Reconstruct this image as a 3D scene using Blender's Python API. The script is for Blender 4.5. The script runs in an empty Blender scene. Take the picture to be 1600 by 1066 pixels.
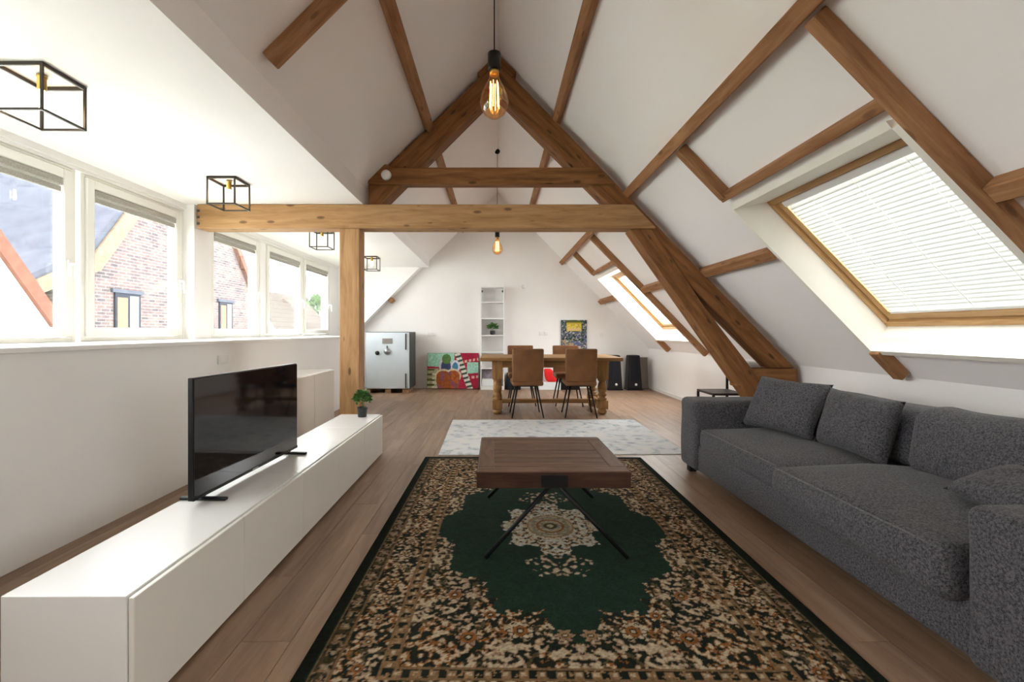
import bpy, bmesh, math, random
import numpy as np
from mathutils import Vector, Matrix, noise

S = bpy.context.scene
C = S.collection
RND = random.Random(11)

# ------------------------------------------------------------------ camera, world, light, exposure
cam_d = bpy.data.cameras.new('camera')
cam_d.lens = 16.0
cam_d.sensor_width = 36.0
cam_d.shift_x = 0.0156
cam_d.shift_y = -0.0094
cam_d.clip_start = 0.05
cam = bpy.data.objects.new('camera', cam_d)
C.objects.link(cam)
cam.location = (0, 0, 1.18)
cam.rotation_euler = (math.pi / 2, 0, 0)
S.camera = cam

world = bpy.data.worlds.new('overcast_sky')
S.world = world
world.use_nodes = True
wn = world.node_tree.nodes
bgn = wn['Background']
bgn.inputs['Color'].default_value = (0.985, 0.99, 1.0, 1)
bgn.inputs['Strength'].default_value = 7.0

S.view_settings.view_transform = 'Standard'
S.view_settings.look = 'None'
S.view_settings.gamma = 1.0
S.view_settings.use_curve_mapping = False
S.view_settings.exposure = 1.42
S.cycles.max_bounces = 12
S.cycles.diffuse_bounces = 8
S.cycles.transparent_max_bounces = 16
S.cycles.caustics_reflective = False
S.cycles.caustics_refractive = False
S.cycles.sample_clamp_indirect = 8.0

def portal(name, loc, rot, sx, sy):
    d = bpy.data.lights.new(name, 'AREA')
    d.shape = 'RECTANGLE'; d.size = sx; d.size_y = sy
    d.cycles.is_portal = True
    o = bpy.data.objects.new(name, d); C.objects.link(o)
    o.location = loc; o.rotation_euler = rot
    return o

portal('window_portal', (-3.36, 4.25, 1.78), (0, -math.pi / 2, 0), 1.4, 9.1)
portal('skylight_portal', (2.62, 2.80, 1.76), (0, math.radians(45.8), 0), 1.36, 1.45)
portal('skylight_portal', (2.62, 7.47, 1.76), (0, math.radians(45.8), 0), 1.36, 1.45)
portal('skylight_portal', (2.62, -1.36, 1.76), (0, math.radians(45.8), 0), 1.36, 1.45)  # serves the added roof window behind the camera

# ------------------------------------------------------------------ room dimensions (metres)
RX, RZ, SR, SL = 0.03, 4.06, 1.03, 1.0          # ridge position, slope of the right and left roof
YF, YB = -2.6, 9.46                             # wall behind the camera, far wall
XL, XK, XR = -3.22, -2.38, 3.17                 # window wall, low wall under the sill, right low wall
ZD, XD, YD = 2.48, -1.36, 9.20                  # dormer ceiling, its inner edge, its far end
SILL = 1.10
def zr(x): return RZ - SR * (x - RX)            # right ceiling
def zl(x): return RZ - SL * (RX - x)            # left ceiling

# ------------------------------------------------------------------ materials
def new_mat(name):
    m = bpy.data.materials.new(name); m.use_nodes = True
    nt = m.node_tree
    return m, nt, nt.nodes['Principled BSDF']

def node(nt, typ, **kw):
    n = nt.nodes.new(typ)
    for k, v in kw.items():
        if k in n.inputs: n.inputs[k].default_value = v
        else: setattr(n, k, v)
    return n

def ramp(nt, stops):
    r = nt.nodes.new('ShaderNodeValToRGB')
    el = r.color_ramp.elements
    while len(el) < len(stops): el.new(0.5)
    for e, (p, c) in zip(el, stops):
        e.position = p; e.color = (*c, 1)
    return r

def coords(nt, scale=(1, 1, 1), rnd=False):
    tc = nt.nodes.new('ShaderNodeTexCoord')
    mp = nt.nodes.new('ShaderNodeMapping')
    mp.inputs['Scale'].default_value = scale
    nt.links.new(tc.outputs['Object'], mp.inputs['Vector'])
    if rnd:
        oi = nt.nodes.new('ShaderNodeObjectInfo')
        mu = node(nt, 'ShaderNodeMath', operation='MULTIPLY'); mu.inputs[1].default_value = 37.0
        nt.links.new(oi.outputs['Random'], mu.inputs[0])
        cb = nt.nodes.new('ShaderNodeCombineXYZ')
        for i in range(3): nt.links.new(mu.outputs[0], cb.inputs[i])
        nt.links.new(cb.outputs[0], mp.inputs['Location'])
    return mp.outputs['Vector']

def plain(name, col, rough=0.5, metal=0.0, var=0.04, vscale=6.0, bump=0.0, spec=0.5, coat=0.0):
    m, nt, p = new_mat(name)
    v = coords(nt)
    n = node(nt, 'ShaderNodeTexNoise', Scale=vscale, Detail=4.0)
    nt.links.new(v, n.inputs['Vector'])
    lo = tuple(max(0, c * (1 - var)) for c in col); hi = tuple(min(1, c * (1 + var)) for c in col)
    r = ramp(nt, [(0.3, lo), (0.7, hi)])
    nt.links.new(n.outputs['Fac'], r.inputs['Fac'])
    nt.links.new(r.outputs['Color'], p.inputs['Base Color'])
    p.inputs['Roughness'].default_value = rough
    p.inputs['Metallic'].default_value = metal
    p.inputs['Specular IOR Level'].default_value = spec
    p.inputs['Coat Weight'].default_value = coat
    if bump:
        n2 = node(nt, 'ShaderNodeTexNoise', Scale=vscale * 25, Detail=3.0)
        nt.links.new(v, n2.inputs['Vector'])
        b = node(nt, 'ShaderNodeBump', Strength=bump, Distance=0.002)
        nt.links.new(n2.outputs['Fac'], b.inputs['Height'])
        nt.links.new(b.outputs['Normal'], p.inputs['Normal'])
    return m

def wood(name, dark, mid, light, rough=0.6, stretch=9.0, scale=2.2, knots=0.0, rnd=True, spec=0.3, vary=0.0, bump=0.25):
    """grain runs along the object's own x axis"""
    m, nt, p = new_mat(name)
    v = coords(nt, (1.0, stretch, stretch), rnd)
    n = node(nt, 'ShaderNodeTexNoise', Scale=scale, Detail=7.0, Roughness=0.6, Distortion=0.6)
    nt.links.new(v, n.inputs['Vector'])
    r = ramp(nt, [(0.28, dark), (0.5, mid), (0.75, light)])
    nt.links.new(n.outputs['Fac'], r.inputs['Fac'])
    col = r.outputs['Color']
    if knots:
        v2 = coords(nt, (2.4, 6.5, 6.5), rnd)
        vo = node(nt, 'ShaderNodeTexVoronoi', Scale=1.5)
        nt.links.new(v2, vo.inputs['Vector'])
        r2 = ramp(nt, [(0.0, (1, 1, 1)), (0.12, (0.8, 0.8, 0.8)), (0.18, (0, 0, 0))])
        nt.links.new(vo.outputs['Distance'], r2.inputs['Fac'])
        mul = node(nt, 'ShaderNodeMath', operation='MULTIPLY'); mul.inputs[1].default_value = knots
        nt.links.new(r2.outputs['Color'], mul.inputs[0])
        mx = node(nt, 'ShaderNodeMix', data_type='RGBA')
        nt.links.new(mul.outputs[0], mx.inputs['Factor'])
        nt.links.new(col, mx.inputs[6])
        mx.inputs[7].default_value = (*[c * 0.35 for c in dark], 1)
        col = mx.outputs[2]
    if vary:
        oi = nt.nodes.new('ShaderNodeObjectInfo')
        mr = node(nt, 'ShaderNodeMapRange'); mr.inputs['To Min'].default_value = 1 - vary; mr.inputs['To Max'].default_value = 1 + vary
        nt.links.new(oi.outputs['Random'], mr.inputs['Value'])
        hs = nt.nodes.new('ShaderNodeHueSaturation')
        nt.links.new(mr.outputs[0], hs.inputs['Value'])
        nt.links.new(col, hs.inputs['Color'])
        col = hs.outputs['Color']
    nt.links.new(col, p.inputs['Base Color'])
    p.inputs['Roughness'].default_value = rough
    p.inputs['Specular IOR Level'].default_value = spec
    if bump:
        b = node(nt, 'ShaderNodeBump', Strength=bump, Distance=0.003)
        nt.links.new(n.outputs['Fac'], b.inputs['Height'])
        nt.links.new(b.outputs['Normal'], p.inputs['Normal'])
    return m

def fabric(name, dark, light, scale=380.0, rough=0.95):
    m, nt, p = new_mat(name)
    v = coords(nt)
    n = node(nt, 'ShaderNodeTexNoise', Scale=scale, Detail=2.0)
    nt.links.new(v, n.inputs['Vector'])
    n0 = node(nt, 'ShaderNodeTexNoise', Scale=scale * 0.3, Detail=3.0)
    nt.links.new(v, n0.inputs['Vector'])
    ad = node(nt, 'ShaderNodeMath', operation='ADD')
    nt.links.new(n.outputs['Fac'], ad.inputs[0]); nt.links.new(n0.outputs['Fac'], ad.inputs[1])
    hf = node(nt, 'ShaderNodeMath', operation='MULTIPLY'); hf.inputs[1].default_value = 0.5
    nt.links.new(ad.outputs[0], hf.inputs[0])
    r = ramp(nt, [(0.40, dark), (0.60, light)])
    nt.links.new(hf.outputs[0], r.inputs['Fac'])
    nt.links.new(r.outputs['Color'], p.inputs['Base Color'])
    p.inputs['Roughness'].default_value = rough
    p.inputs['Specular IOR Level'].default_value = 0.15
    p.inputs['Sheen Weight'].default_value = 0.08
    b = node(nt, 'ShaderNodeBump', Strength=0.5, Distance=0.002)
    nt.links.new(hf.outputs[0], b.inputs['Height'])
    nt.links.new(b.outputs['Normal'], p.inputs['Normal'])
    return m

def emit(name, col, strength):
    m, nt, p = new_mat(name)
    p.inputs['Base Color'].default_value = (*col, 1)
    p.inputs['Emission Color'].default_value = (*col, 1)
    p.inputs['Emission Strength'].default_value = strength
    return m

def glass(name, tint=(1, 1, 1), gloss=0.05):
    m, nt, p = new_mat(name)
    nt.nodes.remove(p)
    out = nt.nodes['Material Output']
    tr = nt.nodes.new('ShaderNodeBsdfTransparent'); tr.inputs['Color'].default_value = (*tint, 1)
    gl = nt.nodes.new('ShaderNodeBsdfGlossy'); gl.inputs['Roughness'].default_value = 0.03
    fr = node(nt, 'ShaderNodeLayerWeight', Blend=0.12)
    mu = node(nt, 'ShaderNodeMath', operation='MULTIPLY_ADD'); mu.inputs[1].default_value = 0.3; mu.inputs[2].default_value = gloss
    nt.links.new(fr.outputs['Fresnel'], mu.inputs[0])
    mx = nt.nodes.new('ShaderNodeMixShader')
    nt.links.new(mu.outputs[0], mx.inputs['Fac'])
    nt.links.new(tr.outputs[0], mx.inputs[1]); nt.links.new(gl.outputs[0], mx.inputs[2])
    nt.links.new(mx.outputs[0], out.inputs['Surface'])
    return m

def vcol(name, rough=0.95, noise_bump=True):
    m, nt, p = new_mat(name)
    a = node(nt, 'ShaderNodeVertexColor'); a.layer_name = 'Col'
    nt.links.new(a.outputs['Color'], p.inputs['Base Color'])
    p.inputs['Roughness'].default_value = rough
    p.inputs['Specular IOR Level'].default_value = 0.1
    if noise_bump:
        v = coords(nt)
        n = node(nt, 'ShaderNodeTexNoise', Scale=400.0, Detail=1.0)
        nt.links.new(v, n.inputs['Vector'])
        b = node(nt, 'ShaderNodeBump', Strength=0.5, Distance=0.003)
        nt.links.new(n.outputs['Fac'], b.inputs['Height']); nt.links.new(b.outputs['Normal'], p.inputs['Normal'])
    return m

M = {}
M['plaster'] = plain('white_plaster', (0.87, 0.858, 0.845), 0.9, var=0.015, vscale=1.5, bump=0.15, spec=0.2)
M['gypsum'] = plain('white_ceiling_paint', (0.89, 0.872, 0.862), 0.9, var=0.012, vscale=1.2, bump=0.1, spec=0.2)
M['upvc'] = plain('cream_window_frame', (0.80, 0.79, 0.74), 0.35, var=0.01)
M['trim'] = plain('white_trim_paint', (0.82, 0.81, 0.79), 0.45, var=0.01)
M['lining'] = plain('cream_lining_board', (0.88, 0.855, 0.78), 0.5, var=0.01)
M['lacquer'] = plain('white_lacquer', (0.80, 0.80, 0.79), 0.22, var=0.008)
M['front'] = plain('off_white_front', (0.76, 0.74, 0.69), 0.30, var=0.008)
M['old_timber'] = wood('old_brown_timber', (0.11, 0.042, 0.012), (0.225, 0.095, 0.030), (0.33, 0.155, 0.058), 0.7, knots=0.8)
M['purlin_wood'] = wood('brown_purlin_timber', (0.19, 0.085, 0.033), (0.325, 0.16, 0.069), (0.44, 0.245, 0.12), 0.7, knots=0.6)
M['pine'] = wood('pale_sanded_pine', (0.28, 0.145, 0.058), (0.40, 0.225, 0.10), (0.50, 0.31, 0.155), 0.65, knots=0.9)
M['frame_pine'] = wood('varnished_pine', (0.40, 0.22, 0.08), (0.52, 0.31, 0.13), (0.60, 0.38, 0.18), 0.4, knots=0.2)
M['floor'] = wood('brown_oak_plank', (0.170, 0.102, 0.063), (0.255, 0.160, 0.103), (0.335, 0.224, 0.152), 0.42, stretch=11.0, scale=1.6, spec=0.4, vary=0.14, bump=0.12)
M['joint'] = plain('dark_floor_joint', (0.06, 0.04, 0.028), 0.8)
M['table_oak'] = wood('honey_oak', (0.16, 0.075, 0.022), (0.29, 0.15, 0.05), (0.40, 0.225, 0.09), 0.5)
M['walnut'] = wood('dark_reclaimed_wood', (0.055, 0.025, 0.013), (0.10, 0.050, 0.029), (0.165, 0.092, 0.060), 0.5, stretch=6.0, scale=5.0, vary=0.2)
M['leather'] = plain('tan_leather', (0.175, 0.070, 0.020), 0.55, var=0.22, vscale=7.0, bump=0.3)
M['black_metal'] = plain('black_metal', (0.008, 0.008, 0.009), 0.5, metal=0.0, var=0.1, spec=0.25)
M['bronze_metal'] = plain('dark_bronze_metal', (0.035, 0.026, 0.02), 0.4, metal=0.3, var=0.1)
M['brass'] = plain('brass', (0.55, 0.36, 0.10), 0.3, metal=1.0, var=0.05)
M['black_plastic'] = plain('black_plastic', (0.008, 0.008, 0.009), 0.4, var=0.05, spec=0.3)
M['screen'] = plain('dark_screen_glass', (0.006, 0.006, 0.009), 0.06, var=0.02, spec=0.6)
M['grey_metal'] = plain('grey_metal', (0.35, 0.35, 0.36), 0.4, metal=0.8)
M['dark_grey'] = plain('dark_grey_paint', (0.045, 0.047, 0.045), 0.5)
M['safe_paint'] = plain('pale_blue_grey_paint', (0.56, 0.62, 0.66), 0.4, var=0.02)
M['sofa'] = fabric('charcoal_tweed', (0.024, 0.024, 0.029), (0.125, 0.121, 0.132))
M['piping'] = fabric('grey_piping', (0.075, 0.075, 0.077), (0.18, 0.175, 0.175))
M['leaf'] = plain('green_leaf', (0.055, 0.17, 0.03), 0.5, var=0.6, vscale=40.0)
M['leaf_light'] = plain('light_green_leaf', (0.075, 0.15, 0.045), 0.5, var=0.5, vscale=40.0)
M['soil'] = plain('dark_soil', (0.03, 0.02, 0.014), 0.95)
M['pot'] = plain('black_plant_pot', (0.018, 0.02, 0.022), 0.45)
M['glass'] = glass('window_glass', (0.97, 0.985, 0.98), 0.03)
M['amber'] = glass('amber_bulb_glass', (1.0, 0.74, 0.45), 0.09)
M['filament'] = emit('glowing_filament', (1.0, 0.52, 0.14), 9.0)
M['bulb'] = emit('lit_bulb', (1.0, 0.74, 0.42), 16.0)
M['plastic'] = plain('white_plastic', (0.80, 0.80, 0.79), 0.4, var=0.01)
M['red'] = plain('red_fabric', (0.72, 0.008, 0.008), 0.6)
M['paper'] = plain('white_paper', (0.75, 0.78, 0.78), 0.6)
M['print_grey'] = plain('grey_purple_print', (0.26, 0.23, 0.27), 0.6, var=0.4, vscale=14)
M['board'] = plain('grey_board', (0.21, 0.19, 0.17), 0.7, var=0.1)
M['pallet'] = wood('raw_block_wood', (0.22, 0.12, 0.06), (0.34, 0.2, 0.11), (0.42, 0.27, 0.16), 0.8)
M['slat'] = None
m, nt, p = new_mat('white_blind_slat')
nt.nodes.remove(p)
d_ = node(nt, 'ShaderNodeBsdfDiffuse'); d_.inputs['Color'].default_value = (0.70, 0.70, 0.66, 1)
t_ = node(nt, 'ShaderNodeBsdfTranslucent'); t_.inputs['Color'].default_value = (0.150, 0.153, 0.140, 1)
mx_ = nt.nodes.new('ShaderNodeMixShader'); mx_.inputs[0].default_value = 0.5
nt.links.new(d_.outputs[0], mx_.inputs[1]); nt.links.new(t_.outputs[0], mx_.inputs[2])
nt.links.new(mx_.outputs[0], nt.nodes['Material Output'].inputs['Surface'])
M['slat'] = m
M['rug'] = vcol('persian_rug_pile')
M['canvas'] = vcol('painted_canvas', 0.7, False)

# brick for the neighbouring house
m, nt, p = new_mat('weathered_brick')
v = coords(nt)
sw = node(nt, 'ShaderNodeSeparateXYZ'); nt.links.new(v, sw.inputs[0])
cw = nt.nodes.new('ShaderNodeCombineXYZ'); nt.links.new(sw.outputs['Y'], cw.inputs['X']); nt.links.new(sw.outputs['Z'], cw.inputs['Y'])
bt = node(nt, 'ShaderNodeTexBrick', Scale=1.0)
bt.inputs['Color1'].default_value = (0.098, 0.070, 0.063, 1); bt.inputs['Color2'].default_value = (0.052, 0.046, 0.048, 1)
bt.inputs['Mortar'].default_value = (0.12, 0.11, 0.105, 1)
bt.inputs['Brick Width'].default_value = 0.26; bt.inputs['Row Height'].default_value = 0.085; bt.inputs['Mortar Size'].default_value = 0.010
nt.links.new(cw.outputs[0], bt.inputs['Vector'])
mo = node(nt, 'ShaderNodeTexNoise', Scale=2.6, Detail=6.0, Roughness=0.75); nt.links.new(v, mo.inputs['Vector'])
mr_ = ramp(nt, [(0.35, (0.70, 0.70, 0.76)), (0.65, (1.2, 1.15, 1.1))]); nt.links.new(mo.outputs['Fac'], mr_.inputs['Fac'])
mm = node(nt, 'ShaderNodeMix', data_type='RGBA', blend_type='MULTIPLY'); mm.inputs['Factor'].default_value = 1.0
nt.links.new(bt.outputs['Color'], mm.inputs[6]); nt.links.new(mr_.outputs['Color'], mm.inputs[7])
nt.links.new(mm.outputs[2], p.inputs['Base Color']); p.inputs['Roughness'].default_value = 0.9; p.inputs['Specular IOR Level'].default_value = 0.0
M['brick'] = m
M['slate'] = plain('blue_grey_roof', (0.046, 0.049, 0.060), 0.7, var=0.12, vscale=3, spec=0.0)
M['tile_red'] = plain('red_roof_verge', (0.090, 0.044, 0.033), 0.8, var=0.15, vscale=8, spec=0.0)
M['tile_buff'] = plain('buff_verge_board', (0.105, 0.080, 0.058), 0.8, var=0.15, vscale=6, spec=0.0)
M['tile_brown'] = plain('brown_roof_tile', (0.065, 0.056, 0.050), 0.85, var=0.2, vscale=5, spec=0.0)
M['render'] = plain('white_render', (0.80, 0.80, 0.78), 0.9, var=0.02)
M['grass'] = plain('grass_ground', (0.12, 0.16, 0.07), 0.95, var=0.3, vscale=0.5)
M['curtain'] = plain('orange_curtain', (0.13, 0.08, 0.055), 0.9, spec=0.0)
M['dark_frame'] = plain('dark_window_frame', (0.022, 0.024, 0.03), 0.5, spec=0.0)
M['leaf_out'] = plain('pale_tree_leaf', (0.070, 0.115, 0.050), 0.9, var=0.4, vscale=3, spec=0.0)
M['net'] = plain('pale_net_curtain', (0.11, 0.11, 0.108), 0.9, spec=0.0)
M['bark'] = plain('tree_bark', (0.10, 0.07, 0.05), 0.95)

# pale vintage rug
m, nt, p = new_mat('pale_blue_vintage_rug')
v = coords(nt)
n1 = node(nt, 'ShaderNodeTexNoise', Scale=5.0, Detail=8.0, Roughness=0.7, Distortion=1.2); nt.links.new(v, n1.inputs['Vector'])
n2 = node(nt, 'ShaderNodeTexVoronoi', Scale=9.0); nt.links.new(v, n2.inputs['Vector'])
ad = node(nt, 'ShaderNodeMath', operation='MULTIPLY_ADD'); ad.inputs[1].default_value = 0.25
nt.links.new(n2.outputs['Distance'], ad.inputs[0]); nt.links.new(n1.outputs['Fac'], ad.inputs[2])
r = ramp(nt, [(0.42, (0.24, 0.27, 0.31)), (0.52, (0.44, 0.475, 0.51)), (0.64, (0.62, 0.635, 0.64)), (0.8, (0.66, 0.645, 0.62))])
nt.links.new(ad.outputs[0], r.inputs['Fac']); nt.links.new(r.outputs['Color'], p.inputs['Base Color'])
p.inputs['Roughness'].default_value = 0.95
M['pale_rug'] = m

# ------------------------------------------------------------------ builders
WM = {}
def wm(o): return WM.get(o.name, Matrix.Identity(4)) if o else Matrix.Identity(4)

def tag(o, label=None, cat=None, group=None, kind=None):
    if label: o['label'] = label
    if cat: o['category'] = cat
    if group: o['group'] = group
    if kind: o['kind'] = kind
    return o

def thing(name, label, cat, loc=(0, 0, 0), group=None):
    o = bpy.data.objects.new(name, None); C.objects.link(o)
    o.empty_display_size = 0.05
    o.location = loc; WM[o.name] = Matrix.Translation(loc)
    return tag(o, label, cat, group)

def link(name, me, mat, parent, loc, rot=None):
    o = bpy.data.objects.new(name, me); C.objects.link(o)
    if mat and not me.materials: me.materials.append(mat)
    o.parent = parent
    w = Matrix.Translation(loc)
    if rot is not None: w = w @ rot.to_4x4()
    o.matrix_basis = wm(parent).inverted() @ w
    WM[o.name] = w
    return o

def finish(name, bm, mat, parent, loc, rot=None, smooth=False, bevel=0.0, seg=1):
    bmesh.ops.recalc_face_normals(bm, faces=bm.faces)
    if bevel:
        bmesh.ops.bevel(bm, geom=list(bm.edges), offset=bevel, segments=seg, affect='EDGES', clamp_overlap=True, profile=0.5)
    me = bpy.data.meshes.new(name)
    bm.to_mesh(me); bm.free()
    if smooth:
        me.polygons.foreach_set('use_smooth', [True] * len(me.polygons))
    return link(name, me, mat, parent, loc, rot)

def solid(name, verts, faces, mat, parent=None, xdir=None, bevel=0.0, seg=1, smooth=False):
    """verts in world metres; mesh is stored around its centre, local x along xdir"""
    vs = [Vector(v) for v in verts]
    lo = Vector([min(v[i] for v in vs) for i in range(3)]); hi = Vector([max(v[i] for v in vs) for i in range(3)])
    c = (lo + hi) / 2
    rot = None
    if xdir is not None:
        x = Vector(xdir).normalized()
        up = Vector((0, 0, 1)) if abs(x.z) < 0.9 else Vector((0, 1, 0))
        y = up.cross(x).normalized(); z = x.cross(y)
        rot = Matrix((x, y, z)).transposed()
    bm = bmesh.new()
    inv = rot.transposed() if rot else None
    bv = [bm.verts.new(inv @ (v - c) if inv else v - c) for v in vs]
    for f in faces: bm.faces.new([bv[i] for i in f])
    return finish(name, bm, mat, parent, c, rot, smooth, bevel, seg)

BF = [(0, 3, 2, 1), (4, 5, 6, 7), (0, 1, 5, 4), (1, 2, 6, 5), (2, 3, 7, 6), (3, 0, 4, 7)]
def box(name, x0, x1, y0, y1, z0, z1, mat, parent=None, bevel=0.0, xdir=None, seg=1):
    v = [(x0, y0, z0), (x1, y0, z0), (x1, y1, z0), (x0, y1, z0), (x0, y0, z1), (x1, y0, z1), (x1, y1, z1), (x0, y1, z1)]
    return solid(name, v, BF, mat, parent, xdir, bevel, seg)

def prism(name, pts, a0, a1, mat, parent=None, axis='y', xdir=None, bevel=0.0, smooth=False):
    n = len(pts)
    def P(p, a):
        return (p[0], a, p[1]) if axis == 'y' else ((a, p[0], p[1]) if axis == 'x' else (p[0], p[1], a))
    v = [P(p, a0) for p in pts] + [P(p, a1) for p in pts]
    f = [tuple(range(n)), tuple(range(2 * n - 1, n - 1, -1))] + [(i, (i + 1) % n, n + (i + 1) % n, n + i) for i in range(n)]
    return solid(name, v, f, mat, parent, xdir, bevel, 1, smooth)

def lathe(name, prof, loc, mat, parent=None, seg=20, smooth=True, cap=True):
    bm = bmesh.new()
    rings = []
    for r, z in prof:
        if r < 1e-6:
            rings.append([bm.verts.new((0, 0, z))])
        else:
            rings.append([bm.verts.new((r * math.cos(2 * math.pi * k / seg), r * math.sin(2 * math.pi * k / seg), z)) for k in range(seg)])
    for a, b in zip(rings, rings[1:]):
        for k in range(seg):
            k2 = (k + 1) % seg
            vs = ([a[0]] if len(a) == 1 else [a[k], a[k2]]) + ([b[0]] if len(b) == 1 else [b[k2], b[k]])
            if len(vs) > 2: bm.faces.new(vs)
    if cap:
        for rg in (rings[0], rings[-1]):
            if len(rg) > 1: bm.faces.new(rg)
    return finish(name, bm, mat, parent, loc, None, smooth)

def tube(name, pts, r, mat, parent=None, seg=8, r2=None, smooth=True):
    pts = [Vector(p) for p in pts]
    c = sum(pts, Vector()) / len(pts)
    bm = bmesh.new(); rings = []
    ref = Vector((0, 0, 1))
    for i, p in enumerate(pts):
        t = (pts[min(i + 1, len(pts) - 1)] - pts[max(i - 1, 0)]).normalized()
        u = ref if abs(t.dot(ref)) < 0.95 else Vector((1, 0, 0))
        a = t.cross(u).normalized(); b = t.cross(a)
        rr = r if r2 is None else r + (r2 - r) * i / (len(pts) - 1)
        rings.append([bm.verts.new(p - c + rr * (math.cos(2 * math.pi * k / seg) * a + math.sin(2 * math.pi * k / seg) * b)) for k in range(seg)])
    for A, B in zip(rings, rings[1:]):
        for k in range(seg):
            bm.faces.new([A[k], A[(k + 1) % seg], B[(k + 1) % seg], B[k]])
    bm.faces.new(rings[0]); bm.faces.new(rings[-1])
    return finish(name, bm, mat, parent, c, None, smooth)

def roundbox(name, x0, x1, y0, y1, z0, z1, r, mat, parent=None, n=8, deform=None, loc=None):
    """soft box: corners of radius r, then an optional deformation of every vertex"""
    lo = Vector((x0, y0, z0)); hi = Vector((x1, y1, z1)); c = (lo + hi) / 2; h = (hi - lo) / 2
    ax = []
    for i in range(3):
        rr = min(r, h[i] * 0.98)
        a = [-h[i], -h[i] + rr * 0.25, -h[i] + rr * 0.6, -h[i] + rr]
        inner = np.linspace(-h[i] + rr, h[i] - rr, n + 1)[1:-1] if h[i] > rr * 1.3 else []
        ax.append(a + list(inner) + [-q for q in reversed(a)])
    bm = bmesh.new(); cache = {}
    def V(i, j, k):
        key = (i, j, k)
        if key not in cache:
            p = Vector((ax[0][i], ax[1][j], ax[2][k]))
            rr = [min(r, h[q] * 0.98) for q in range(3)]
            inn = Vector([max(-h[q] + rr[q], min(h[q] - rr[q], p[q])) for q in range(3)])
            d = p - inn
            if d.length > 1e-9:
                m_ = max(abs(d[q]) / rr[q] for q in range(3))
                dn = Vector([d[q] / rr[q] for q in range(3)])
                dn = dn.normalized() * m_
                p = inn + Vector([dn[q] * rr[q] for q in range(3)])
            cache[key] = bm.verts.new(p)
        return cache[key]
    N = [len(a) for a in ax]
    for (a, b, cc) in ((0, 1, 2), (1, 2, 0), (0, 2, 1)):
        for side in (0, N[cc] - 1):
            for i in range(N[a] - 1):
                for j in range(N[b] - 1):
                    idx = []
                    for (di, dj) in ((0, 0), (1, 0), (1, 1), (0, 1)):
                        t = [0, 0, 0]; t[a] = i + di; t[b] = j + dj; t[cc] = side
                        idx.append(V(*t))
                    try: bm.faces.new(idx)
                    except ValueError: pass
    if deform:
        for v in bm.verts:
            v.co = Vector(deform(v.co.copy(), h))
    return finish(name, bm, mat, parent, c if loc is None else loc, None, True)

def grid_colour(name, w, d, thick, cell, colfn, mat, parent, loc, upright=False):
    """flat thing with one colour per grid point (woven rug, painted canvas)"""
    nx, ny = int(round(w / cell)) + 1, int(round(d / cell)) + 1
    xs = np.linspace(-w / 2, w / 2, nx); ys = np.linspace(-d / 2, d / 2, ny)
    U, Vv = np.meshgrid(xs, ys)
    col = colfn(U, Vv)
    co = np.stack([U, Vv, np.full_like(U, thick)], -1).reshape(-1, 3)
    idx = np.arange(nx * ny).reshape(ny, nx)
    q = np.stack([idx[:-1, :-1], idx[:-1, 1:], idx[1:, 1:], idx[1:, :-1]], -1).reshape(-1, 4)
    ring = np.concatenate([idx[0, :], idx[1:, -1], idx[-1, -2::-1], idx[-2:0:-1, 0]])
    low = co[ring].copy(); low[:, 2] = 0
    L0 = nx * ny; nr = len(ring)
    lowi = np.arange(nr) + L0
    sk = np.stack([ring, lowi, np.roll(lowi, -1), np.roll(ring, -1)], -1)
    allco = np.concatenate([co, low]); allq = np.concatenate([q, sk])
    colf = np.concatenate([col.reshape(-1, 3), col.reshape(-1, 3)[ring]])
    if upright: allco = allco[:, [0, 2, 1]] * np.array([1, -1, 1])
    me = bpy.data.meshes.new(name)
    me.from_pydata([], [], [])
    me.vertices.add(len(allco)); me.vertices.foreach_set('co', allco.astype(np.float32).ravel())
    me.loops.add(len(allq) * 4); me.loops.foreach_set('vertex_index', allq.astype(np.int32).ravel())
    me.polygons.add(len(allq))
    me.polygons.foreach_set('loop_start', (np.arange(len(allq)) * 4).astype(np.int32))
    me.update(calc_edges=True); me.validate()
    ca = me.color_attributes.new('Col', 'FLOAT_COLOR', 'POINT')
    rgba = np.concatenate([colf, np.ones((len(colf), 1))], 1).astype(np.float32)
    ca.data.foreach_set('color', rgba.ravel())
    return link(name, me, mat, parent, loc)

def copy_tree(o, parent=None):
    c = o.copy(); C.objects.link(c); c.parent = parent
    for ch in list(o.children): copy_tree(ch, c)
    return c

def struct(o): return tag(o, kind='structure')

# ------------------------------------------------------------------ the room shell
floor = struct(box('floor', -3.3, 3.25, YF - 0.1, YB + 0.1, -0.12, -0.006, M['joint']))
# oak planks laid along the room, shared meshes
PW, PL = 0.19, 1.38
pm = {}
def plank_mesh(l):
    k = round(l, 3)
    if k not in pm:
        bm = bmesh.new()
        hx, hy, t = k / 2 - 0.0010, PW / 2 - 0.0010, 0.003
        vs = [bm.verts.new(p) for p in ((-hx, -hy, -t), (hx, -hy, -t), (hx, hy, -t), (-hx, hy, -t), (-hx, -hy, t), (hx, -hy, t), (hx, hy, t), (-hx, hy, t))]
        for f in BF: bm.faces.new([vs[i] for i in f])
        me = bpy.data.meshes.new('plank'); bm.to_mesh(me); bm.free(); me.materials.append(M['floor'])
        pm[k] = me
    return pm[k]
row = 0
x = -3.25 + PW / 2
while x < 3.17:
    y = 0.35 - (row * 0.46 % PL)
    while y < YB:
        a, b = max(y, 0.35), min(y + PL, YB)
        if b - a > 0.05 and not (x < -2.5 and b < 7.9):
            o = link('plank', plank_mesh(b - a), None, floor, (x, (a + b) / 2, -0.003))
            o.rotation_euler = (0, 0, math.pi / 2)
        y += PL
    x += PW; row += 1
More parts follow.
